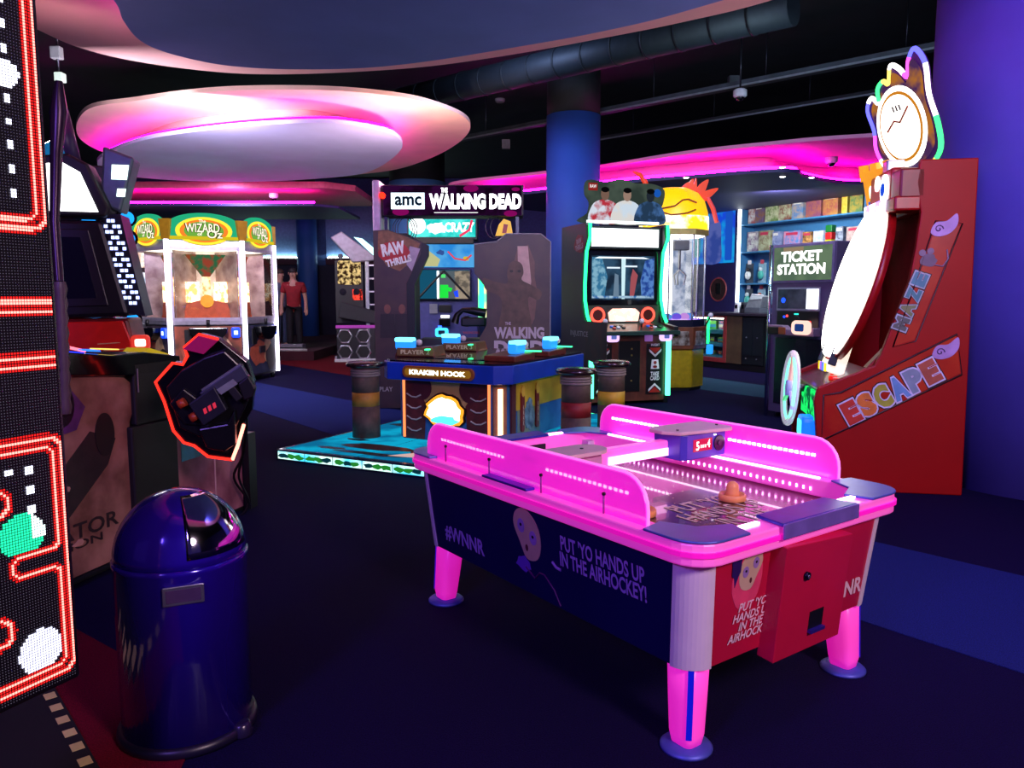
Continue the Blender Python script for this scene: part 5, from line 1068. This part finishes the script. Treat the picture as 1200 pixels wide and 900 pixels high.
MB().box(-.985, -.93, 1.26, 1.3, .95, 3.42).o('light_bar', E('#f0faff', 6), su); MB().box(-.93, 1.9, 1.26, 1.3, 3.39, 3.42).o('light_bar', E('#e8f8ff', 4), su)
for i in range(4): MB().cyl((-.5+.7*i, 1.45, 3.38), (-.5+.7*i, 1.45, 3.37), .04, n=14).o('spot', E('#ffffff', 40), su)
def boxed(x, z, w_, h_, c1, c2, lab, lean=.08):
    p = cl(x, 1.48, z); t = thing('toy_box', lab, 'toy box', p, CY, 'boxed toys on the prize shelves')
    MB().box(-w_/2, w_/2, -.06, .06, 0, h_).o('carton', P(c1, .4, scale=9, col2=c2), t, .004)
    MB().ext(blob(0, h_*.5, w_*.28, h_*.22, 10, .3, int(w_*1000+x*77) % 97), FRONT(-.06), 0, .003).o('picture_print', P(c2, .4, scale=20, col2=c1), t)
    MB().obox(FRONT(-.06), -w_*.36, w_*.36, h_*.78, h_*.92, 0, .003).o('title_strip', P('#e8e4dc', .4) if int(x*10) % 2 else P('#c83858', .4), t)
row1 = [(-.78, .17, .44, '#d8dcd8', '#a02830', 'white and red'), (-.58, .2, .36, '#9a6a48', '#6a5a8a', 'brown'), (-.26, .3, .40, '#d8d8b0', '#6a8a40', 'cream and green'), (.07, .28, .40, '#c8d0a8', '#8a4a40', 'pale green'), (.39, .26, .36, '#4a88c0', '#c0a890', 'sky blue'), (.76, .34, .40, '#b06a50', '#8a4a70', 'terracotta'), (1.14, .32, .38, '#b05850', '#c89048', 'red and gold'), (1.44, .12, .38, '#e0c030', '#e8d860', 'yellow'), (1.68, .26, .38, '#c8a840', '#508850', 'green and orange')]
for i, (x, w_, h_, a, b, n) in enumerate(row1): boxed(x, 2.80, w_, h_, a, b, n+' toy box on the top shelf, '+('first', 'second', 'third', 'fourth', 'fifth', 'sixth', 'seventh', 'eighth', 'ninth')[i]+' from the left')
row2 = [(-.74, .26, .4, '#d8dcd0', '#7a5a80', 'white'), (-.42, .28, .4, '#c0c8a0', '#88785a', 'olive'), (-.12, .16, .36, '#6878a8', '#a8b0d0', 'blue grey'), (.28, .40, .34, '#4a90d0', '#d890a8', 'blue and pink'), (.64, .2, .3, '#e0a860', '#5a3828', 'orange'), (.90, .22, .3, '#a8c0e0', '#e0e8f0', 'pale blue'), (1.36, .16, .34, '#b0b8c8', '#384058', 'grey'), (1.66, .3, .32, '#b09088', '#d0b8b0', 'dusky pink')]
for i, (x, w_, h_, a, b, n) in enumerate(row2): boxed(x, 2.25, w_, h_, a, b, n+' toy box on the second shelf, '+('first', 'second', 'third', 'fourth', 'fifth', 'sixth', 'seventh', 'eighth')[i]+' from the left')
t = thing('stacking_toy', 'stack of green, red and yellow blocks on the second shelf', 'toy', cl(1.14, 1.46, 2.25), CY)
for k, c_ in enumerate(('#d8c820', '#c82020', '#187830')): MB().box(-.07, .07, -.06, .06, .13*k, .13*k+.125).o('toy_block', P(c_, .4), t, .012)
for r_, z in enumerate((1.62, 1.12)):
    for i in range(3):
        x = -.78+.34*i; t = thing('blister_toy', ('third', 'lowest')[r_]+' shelf clear packed toy, '+('first', 'second', 'third', 'fourth', 'fifth', 'sixth', 'seventh', 'eighth')[i]+' from the left', 'toy', cl(x, 1.42, z), CY, 'clear packed toys on the lower shelves')
        MB().box(-.10, .10, .0, .02, 0, .40).o('card', P(('#303c48', '#8ab0c0', '#584038')[i % 3], .5), t, .004); MB().box(-.045, .045, -.006, .0, .38, .46).o('hang_tab', P(('#e8e0e0', '#c04858')[i % 2], .5), t)
        MB().ell((0, -.04, .16), (.07, .05, .09), 12, 8).o('toy', P(('#e0e4e0', '#48b0a0', '#d8b898', '#80c0d8')[(i+r_) % 4], .35), t); MB().ell((0, -.045, .27), (.045, .04, .045), 10, 7).o('toy_head', P(('#282428', '#c8d8d8', '#a05040', '#e8e8e0')[(i+r_) % 4], .35), t)
# wall picture and mirror
wp = thing('wall_screen', 'blue wall screen showing a man from behind in a city of lights', 'screen', cl(-1.76, 1.3, 0), CY)
MB().obox(FRONT(0), -.66, .66, 2.05, 3.42, 0, .03).o('screen_panel', E('#1c4ce0', .9, '#18a0e8', 2.5), wp)
MB().ext(catmull([(-.2, 2.08), (-.24, 2.6), (-.18, 2.9), (-.05, 2.98), (-.06, 3.12), (.06, 3.18), (.14, 3.1), (.12, 2.98), (.26, 2.88), (.3, 2.5), (.28, 2.08)], 4), FRONT(0), .03, .034).o('figure_print', E('#4058b8', .6, '#6878d0', 3), wp)
for q, (a, b, w_, h_, c_) in enumerate(((-.4, 3.2, .2, .12, '#20c8d8'), (.1, 3.3, .25, .05, '#28a0e8'), (-.45, 2.5, .12, .3, '#18a0b0'), (.52, 2.6, .1, .5, '#2060e0'), (.55, 3.3, .06, .06, '#c050c0'))): MB().ext(rrect(a-w_, a+w_, b-h_, b+h_, .03), FRONT(0), .0305, .033+.0005*q).o('glow_print', E(c_, .7), wp)
mr = thing('round_mirror', 'round mirror on the purple wall above the counter', 'mirror', cl(-1.54, 1.3, 1.5), CY)
MB().ring(FRONT(0), 0, 0, .24, .018, 30, 8).o('mirror_frame', P('#8a3c40', .4), mr); MB().disc(FRONT(0), 0, 0, .235, 0, .008, 30).o('mirror_glass', P('#7a5c60', .08, .8, var=0), mr)
MB().obox(FRONT(0), -.06, .09, -.09, .13, .008, .02).o('etched_tablet', P('#101014', .3), mr, .01)
tl_ = thing('cash_register', 'grey cash register with a tilted lid on the prize counter', 'cash register', cl(.55, .3, 1.051), CY)
MB().box(-.16, .22, -.14, .14, 0, .1).o('drawer', P('#505460', .4), tl_, .01); MB().ext([(-.16, .1), (.2, .1), (.26, .3), (.0, .34), (-.1, .22)], FRONT(0), -.12, .12).o('housing', P('#8a9098', .35, .3), tl_, .01); MB().ext([(-.05, .24), (.24, .26), (.25, .3), (.0, .32)], FRONT(-.121), 0, .006).o('display', P('#c8d0d4', .3), tl_); MB().tube([(-.15, -.1, .1), (-.02, -.1, .34), (.25, -.1, .32)], .012, 6).o('handle', WHITE, tl_)
for i, (x, c_, lb) in enumerate(((.12, '#c8ccd0', 'white card terminal at the left end of the prize counter'), (.28, '#24222a', 'black receipt printer beside the cash register'))):
    t = thing('counter_device', lb, 'device', cl(x, .3, 1.051), CY); MB().ext([(-.06, 0), (.06, 0), (.05, .16), (-.04, .2)], FRONT(0), -.08, .08).o('casing', P(c_, .4), t, .01); MB().obox(FRONT(-.08), -.03, .03, .08, .15, 0, .004).o('screen', BLACKG, t)
# ================================================================== TICKET STATION
ks = thing('ticket_station', 'grey ticket kiosk with a green lit TICKET STATION sign', 'kiosk', (2.904, 8.769, 0), R(-63.4))
KF = FRONT(0); KM = P('#6c587c', .4, .1, var=.05)
MB().box(0, .86, .02, .7, .06, 1.92).o('cabinet', KM, ks, .006)
MB().cyl((-.012, .0, .0), (-.012, 0, 1.92), .02, n=12).o('chrome_edge', P('#b8ccd0', .15, .95), ks)
MB().obox(KF, .01, .85, 1.50, 1.91, -.02, .0).o('sign_frame', P('#7c6890', .4), ks, .004)
sgk = MB().obox(KF, .035, .825, 1.525, 1.885, .0, .004).o('sign_film', E('#5c7460', .8, '#70886c', 3), ks)
T('TICKET', KF, .42, 1.78, .56, .115, E('#ffffff', 2), sgk, .006, .045); T('STATION', KF, .42, 1.645, .66, .115, E('#ffffff', 2), sgk, .006, .045)
MB().obox(KF, .17, .45, 1.835, 1.88, .004, .005).o('tape_patch', E('#b8a080', .6), sgk)
MB().obox(KF, .10, .70, 1.20, 1.45, .0, .006).o('window_frame', P('#a8a0b4', .4, .3), ks)
MB().obox(KF, .12, .52, 1.22, 1.43, .006, .009).o('window', P('#4a545c', .08, .6, scale=5, col2='#8a949c'), ks); MB().obox(KF, .52, .68, 1.22, 1.43, .006, .009).o('lit_window', E('#eef4ff', 2.2), ks); MB().disc(KF, .2, 1.31, .03, .009, .012, 14).o('blue_lamp', E('#2050ff', 2), ks)
MB().obox(KF, .11, .69, 1.0, 1.19, .0, .006).o('scanner_panel', P('#18101c', .3), ks, .004); MB().disc(KF, .38, 1.09, .06, .006, .014, 20).o('scanner_eye', P('#241c20', .3), ks); MB().obox(KF, .36, .42, 1.155, 1.17, .006, .009).o('status_light', E('#30d8c0', 2), ks)
for a, b, c_ in ((.22, 1.13, '#2040ff'), (.26, 1.14, '#ff4040'), (.58, 1.08, '#ff2020')): MB().disc(KF, a, b, .014, .006, .012, 10).o('pilot_light', E(c_, 3), ks)
MB().ext([(.08, .93), (.72, .93), (.72, 1.02), (.48, 1.02), (.44, 1.0), (.34, 1.0), (.28, 1.04), (.08, 1.04)], KF, 0, .1).o('ticket_ledge', P('#907088', .4), ks, .008); MB().obox(KF, .09, .24, .94, 1.02, .1, .12).o('ticket_mouth', P('#201418', .3), ks, .006); MB().obox(KF, .24, .34, .94, 1.02, .1, .112).o('orange_plate', P('#a05028', .4), ks, .006)
MB().ext(rrect(.46, .70, .95, 1.10, .05), KF, .1, .16).o('card_reader', E('#ffd0c0', 1.3), ks, .02); MB().ext(rrect(.52, .64, .985, 1.065, .02), KF, .16, .164).o('reader_screen', E('#204088', .8), ks)
MB().obox(KF, .10, .80, .16, .90, .0, .006).o('lower_door', P('#1c1228', .25, coat=.4), ks, .004)
for x in (.08, .78): MB().cyl((x, .1, 0), (x, .1, .07), .03, n=12).o('caster', BLACK, ks)
# ================================================================== RED MAZE MACHINE
mz = thing('maze_machine', 'tall red maze game with ESCAPE lettering and a blazing white disc at the right', 'arcade game', (2.658, 5.683, 0), R(-101))
REDM = P('#a00606', .45, var=.05, scale=3, spec=.3)
side_prof = [(.5, 0), (.47, 2.25), (.12, 2.25), (.10, 2.1), (.14, 1.9), (.12, 1.68), (.09, 1.45), (.02, 1.22), (-.06, .96), (-.10, .88), (-.46, .72), (-.48, .63), (-.42, 0)]
MB().ext(side_prof, RIGHT(.42), -.05, 0).o('side_panel', REDM, mz, .008); MB().ext(side_prof, RIGHT(-.72), 0, .05).o('side_panel', REDM, mz, .008)
MB().box(-.70, .40, -.40, .48, .02, .62).o('base', P('#6a0606', .35), mz, .01); MB().box(-.70, .40, .20, .46, .62, 2.2).o('back', P('#7a0606', .9, spec=.1), mz); MB().box(-.70, .40, .13, .40, 1.92, 2.18).o('hood', P('#8a0a0a', .3), mz, .02)
MB().ext([(-.44, .60), (-.08, .60), (-.08, .84), (-.44, .70)], RIGHT(-.70), 0, 1.10).o('console', P('#5a0a0c', .3, coat=.4), mz, .008)
MB().ext([(-.14, .86), (-.02, 1.0), (.2, 1.0), (.2, .86)], RIGHT(.28), 0, .09).o('cheek_block', P('#8a0c08', .35), mz, .005)
# tilted maze disc
DF = FR((-.11, -.15, 1.46), (1, 0, 0), (0, .27, 1))
MB().disc(DF, 0, 0, .60, -.06, -.005, 48).o('disc_rim', P('#a01010', .35), mz); dsk = MB().disc(DF, 0, 0, .58, -.004, .012, 48).o('maze_disc', E('#fffdf4', 5), mz, label='blazing white round maze disc')
for r_ in (.15, .27, .39, .5):
    for k in range(3):
        a0 = r_*900+k*120; MB().tube([DF((r_)*math.cos(R(a0+i*8)), r_*math.sin(R(a0+i*8)), .016) for i in range(10)], .005, 5).o('maze_wall', E('#fff0c8', 3), dsk)
MB().ext([(-.12, -.38), (.12, -.38), (.12, -.22), (-.12, -.22)], DF, .013, .02).o('score_sticker', E('#fff0c0', 3), dsk)
# printed side
SR = RIGHT(.42)
OR_ = P('#c03a14', .3, scale=4, col2='#a81008', coat=.3)
def outline(pts, r_=.007, n='print_outline'): MB().tube([SR(a, b, .002) for a, b in pts], r_, 5, True).o(n, P('#2a0606', .4), mz)
MB().ext([(-.41, .36), (.44, .84), (.40, 1.09), (-.30, .68), (-.41, .66)], SR, 0, .002).o('escape_patch', OR_, mz); outline([(-.42, .35), (.45, .83), (.405, 1.10), (-.31, .69), (-.42, .67)])
MB().ext([(.02, 1.02), (.14, 1.06), (.38, 1.81), (.24, 1.83), (.14, 1.45)], SR, 0, .002).o('maze_patch', OR_, mz); outline([(.01, 1.01), (.15, 1.05), (.395, 1.83), (.23, 1.85), (.13, 1.45)], .005)
ew = [('E', '#c83a28'), ('S', '#e08030'), ('C', '#a8b038'), ('A', '#6aa0c8'), ('P', '#88a0a8'), ('E', '#b05a40')]
for k, (ch, c_) in enumerate(ew):
    a, b = -.235+.098*k, .555+.058*k
    T(ch, SR, a, b, .135, .20, P('#1c0c10', .4), mz, .0035, .14, R(30)); T(ch, SR, a, b, .122, .185, P('#d8d8e8', .4), mz, .0050, .12, R(30)); T(ch, SR, a, b, .104, .162, P(c_, .4), mz, .0065, .07, R(30))
for k, (ch, c_) in enumerate((('M', '#606c60'), ('A', '#7a8a50'), ('Z', '#40888a'), ('E', '#4a9098'))):
    a, b = .055+.033*k, 1.17+.098*k
    T(ch, SR, a, b, .115, .115, P('#1c0c10', .4), mz, .0035, .14, R(70)); T(ch, SR, a, b, .104, .104, P('#b0c0c0', .4), mz, .005, .12, R(70)); T(ch, SR, a, b, .086, .088, P(c_, .4), mz, .0065, .07, R(70))
ms = MB().ext(blob(.20, 1.59, .05, .045, 14, .15, 2), SR, .002, .006).o('mouse_print', P('#6a5a6c', .4), mz)
for a, b in ((.16, 1.64), (.21, 1.65)): MB().disc(SR, a, b, .022, .003, .007, 12).o('mouse_ear', P('#7a6a7c', .4), ms)
MB().tube([SR(a, b, .005) for a, b in ((.24, 1.56), (.29, 1.55), (.32, 1.60), (.31, 1.66))], .005, 5).o('mouse_tail', P('#8a7a8c', .4), ms)
wgm = P('#b898c8', .4)
for cx0, cy0, s_ in ((.27, 1.80, .95), (.325, .985, .95)):
    sw_ = MB().ext(catmull([(cx0-.07*s_, cy0-.02*s_), (cx0-.04*s_, cy0+.04*s_), (cx0+.03*s_, cy0+.05*s_), (cx0+.09*s_, cy0+.10*s_), (cx0+.10*s_, cy0+.03*s_), (cx0+.06*s_, cy0-.03*s_), (cx0-.0*s_, cy0-.055*s_), (cx0-.05*s_, cy0-.05*s_)], 5), SR, .002, .008).o('curl_print', wgm, mz)
    MB().tube([SR(cx0-.02*s_+.03*s_*math.cos(i*.6)*(1-i/14), cy0-.005+.03*s_*math.sin(i*.6)*(1-i/14), .009) for i in range(13)], .004, 5).o('curl_line', P('#4a2c5c', .4), sw_)
# steering wheel, reader and console lamps at the front
WH = FR((-.12, -.56, .655), (1, 0, 0), (0, .06, 1))
wr = MB().ring(WH, 0, 0, .265, .026, 40, 10).o('steering_wheel', P('#f0e0f4', .08, var=0, trans=.6, emit='#d8d0e8', es=.22), mz, label='clear acrylic steering wheel with rainbow lights')
MB().ring(WH, 0, 0, .235, .008, 40, 6).o('wheel_light', E('#60ffb0', 3), wr)
for k, c_ in enumerate(('#ff8060', '#50ff90', '#a060ff')):
    a = R(90+120*k); MB().tube([WH(0, 0), WH(.25*math.cos(a), .25*math.sin(a))], .016, 8).o('wheel_spoke', P('#d8e8e8', .1, var=0, emit=c_, es=.6), wr)
MB().disc(WH, 0, 0, .06, -.03, .03, 20).o('wheel_hub', P('#e0e0f0', .2, var=0, emit='#8040ff', es=.3), wr); MB().cyl((-.12, -.53, .655), (-.12, -.44, .66), .03, n=12).o('wheel_axle', DARKST, wr)
MB().box(-.2, .36, -.462, -.44, .48, .68).o('green_light_panel', E('#18e060', 1.6, '#0c4830', 16), mz)
MB().ext(rrect(.14, .34, .33, .50, .04), FRONT(-.44), 0, .10).o('card_reader', P('#1848d0', .3, var=0, emit='#1878ff', es=1.0), mz, .015); MB().ext(rrect(.17, .31, .36, .47, .02), FRONT(-.44), .1, .106).o('reader_screen', E('#58f0f0', 1.8), mz)
for x in (.0, .22): MB().disc(FRONT(-.40), x, .22, .05, 0, .02, 16, 1.5).o('coin_slot', P('#58686c', .2, .7), mz)
for k, (x, y, c_) in enumerate(((.1, -.3, '#ff2010'), (-.1, -.25, '#ff2010'), (.25, -.3, '#d02020'))): MB().cyl((x, y, .74), (x, y, .775), .03, n=14).o('button', P(c_, .3, var=0, emit=c_, es=.5), mz)
for a, b in ((.0, .92), (.08, .97), (.06, .90), (.12, .94), (.03, .95)): MB().disc(RIGHT(.37), a, b, .008, .0, .003, 8).o('rivet', E('#f0e0e0', 1.2), mz)
# clear chute with lights below the disc
ch = MB().ext([(-.33, .80), (-.20, 1.14), (-.12, 1.16), (-.22, .76)], RIGHT(-.28), 0, .34).o('ball_chute', P('#e8d8c0', .15, var=0, emit='#fff0d8', es=.9), mz, .01)
for x in (-.3, .07): MB().ext([(-.34, .86), (-.27, 1.06), (-.23, 1.06), (-.28, .84)], RIGHT(x), 0, .02).o('chute_cheek', P('#20303c', .4), ch, .01)
for k in range(4): MB().box(-.22+.07*k, -.17+.07*k, -.345, -.335, .80, .86).o('chute_light', E(('#d8b020', '#8050ff', '#4070ff', '#e0c030')[k], 2), ch)
# topper: clock with tentacle crown, castle and gauges
TFt = FR((-.02, .10, 2.60), (math.cos(R(20)), math.sin(R(20)), 0), (0, -.24, 1))
crown = catmull([(-.30, -.24), (-.20, -.36), (.02, -.38), (.2, -.36), (.33, -.27), (.35, -.1), (.32, .1), (.34, .3), (.27, .42), (.19, .36), (.15, .26), (.08, .34), (.0, .38), (-.05, .27), (-.11, .30), (-.18, .26), (-.2, .16), (-.27, .22), (-.34, .14), (-.31, -.02), (-.33, -.14)], 4)
tpr = MB().ext(crown, TFt, -.03, .0).o('topper_board', P('#4a2c6a', .4), mz)
RB_ = ['#ff4060', '#ffe060', '#40ff80', '#40e8ff', '#6060ff', '#ff50e0']
npt = len(crown)
for k in range(12):
    sl = [crown[(i) % npt] for i in range(k*npt//12, (k+1)*npt//12+1)]
    MB().tube([TFt(a, b, .0) for a, b in sl], .017, 6).o('rainbow_edge', E('#fff0f4', 3.2) if k % 3 == 0 else E(RB_[k % 6], 2.4), tpr)
MB().ext([(a*.86, b*.86) for a, b in crown], TFt, .001, .006).o('topper_art', E('#c07830', .8, '#503060', 5), tpr)
MB().disc(TFt, .0, -.05, .26, .006, .012, 36, 1.1).o('clock_rim', E('#fffcf0', 3), tpr); MB().disc(TFt, .0, -.05, .225, .012, .016, 36, 1.1).o('clock_ring', E('#d08020', 1.0), tpr); MB().disc(TFt, .0, -.05, .205, .016, .022, 36, 1.1).o('clock_face', E('#fff8e8', 2.6), tpr)
MB().tube([TFt(-.13, -.06, .026), TFt(-.04, .0, .026), TFt(.02, -.02, .026), TFt(.13, .07, .026)], .008, 5).o('clock_hand', P('#a03018', .4), tpr)
for k in range(3): MB().tube([TFt(-.03+.035*k, .10, .026), TFt(-.02+.035*k, .06, .026)], .006, 5).o('clock_mark', P('#201820', .4), tpr)
MB().box(-.12, .0, .02, .14, 2.18, 2.32).o('topper_stem', P('#b0b8c0', .3, .5), mz, .01)
ca = MB().ext([(-.13, 2.0), (.09, 2.0), (.10, 2.26), (.14, 2.26), (.14, 2.38), (.09, 2.38), (.09, 2.33), (.02, 2.33), (.02, 2.38), (-.05, 2.38), (-.05, 2.33), (-.12, 2.33), (-.12, 2.38), (-.17, 2.38), (-.17, 2.26), (-.14, 2.26)], FR((-.30, .40, 0), (math.cos(R(25)), math.sin(R(25)), 0), (0, -.17, 1)), -.05, 0).o('castle_tower', P('#e09018', .4, var=0, emit='#f0a020', es=.8), mz)
cf = FR((-.30, .40, 0), (math.cos(R(25)), math.sin(R(25)), 0), (0, -.17, 1))
MB().ext(rrect(-.08, .05, 2.1, 2.22, .04), cf, 0, .008).o('tower_window', E('#fff4e0', 2.5), ca); MB().obox(cf, -.1, .06, 2.05, 2.1, 0, .01).o('tower_band', E('#2068e0', 1.0), ca)
MB().box(-.36, .2, .0, .12, 1.98, 2.24).o('gauge_board', P('#8c0c10', .35, var=0, emit='#a01018', es=.25), mz, .02)
gf = FRONT(.0)
MB().disc(gf, -.14, 2.17, .055, 0, .01, 18).o('gauge', E('#fff8f0', 3), mz); MB().disc(gf, .08, 2.10, .075, 0, .02, 20, 1.4).o('gauge', E('#f8fcff', 3), mz); MB().disc(gf, .08, 2.10, .045, .02, .026, 18).o('gauge_core', E('#1c48d0', 1.2), mz)
MB().obox(gf, -.3, .2, 1.94, 2.02, 0, .05).o('bubble_strip', E('#f0e8ff', 3, '#a080ff', 14), mz)
MB().box(.2, .42, .0, .16, 2.0, 2.2).o('hood_cheek', P('#7a0a0c', .35), mz, .015); MB().box(.2, .42, -.03, .14, 1.92, 2.02).o('hood_lip', P('#a01410', .3), mz, .015)
# plush hanging behind the maze machine
ph = thing('plush_panda', 'white plush panda head hanging behind the top of the red maze machine', 'plush toy', tuple(at(1102, 172, 7.4)))
MB().ell((0, 0, 0), (.16, .13, .13), 18, 12).o('head', P('#c8b8c8', .8), ph)
for s_ in (-1, 1): MB().ell((s_*.13, 0, .10), (.035, .03, .07), 10, 8).o('ear', P('#d8ccd8' if s_ > 0 else '#a898a8', .8), ph); MB().ell((s_*.06-.04, -.11, -.01), (.026, .02, .032), 10, 8).o('eye_patch', P('#181418', .7), ph)
MB().ell((-.04, -.13, -.05), (.02, .015, .014), 8, 6).o('nose', P('#201820', .5), ph); pz = ph.location.z; MB().cyl((0, 0, .1), (0, 0, 4.9-pz), .006, n=6).o('cord', P('#605868', .5), ph)

t = thing('spotlight', 'small white spotlight near the top left beside the maze screen', 'light', tuple(at(64, 62, 8.0)))
MB().box(-.03, .07, -.04, .04, -.06, .06).o('can', P('#a8a8a8', .5), t, .01); MB().box(-.0, .08, -.045, .045, -.28, -.19).o('lamp_head', P('#889088', .4, var=0, emit='#d8f0e0', es=.8), t, .01); MB().cyl((.03, 0, -.2), (.03, 0, 4.9-t.location.z), .01, n=6).o('rod', DARKST, t)

# bright game screens far behind the coin pusher
fc = thing('far_cabinet', 'far game with two bright screens seen between the lamp rack and coin pusher', 'arcade game', (-8.0, 16.2, 0), R(24))
MB().box(-.8, .8, 0, .7, 0, 2.5).o('body', P('#2a1418', .5), fc, .02)
for z0, z1, c1, c2 in ((1.95, 2.4, '#fff4e8', '#b06030'), (1.35, 1.85, '#f4f8ff', '#70a0c8')): MB().obox(FRONT(0), -.7, .7, z0, z1, 0, .02).o('screen', E(c1, 1.6, c2, 4), fc)
MB().ext([(-.7, .5), (.7, .5), (.6, 1.2), (-.6, 1.2)], FRONT(0), 0, .3).o('seat_back', P('#3a1a1c', .5), fc, .03); MB().obox(FRONT(-.3), -.25, .25, .75, 1.1, 0, .01).o('seat_panel', E('#f0d8c8', 1.0, '#c08060', 6), fc)
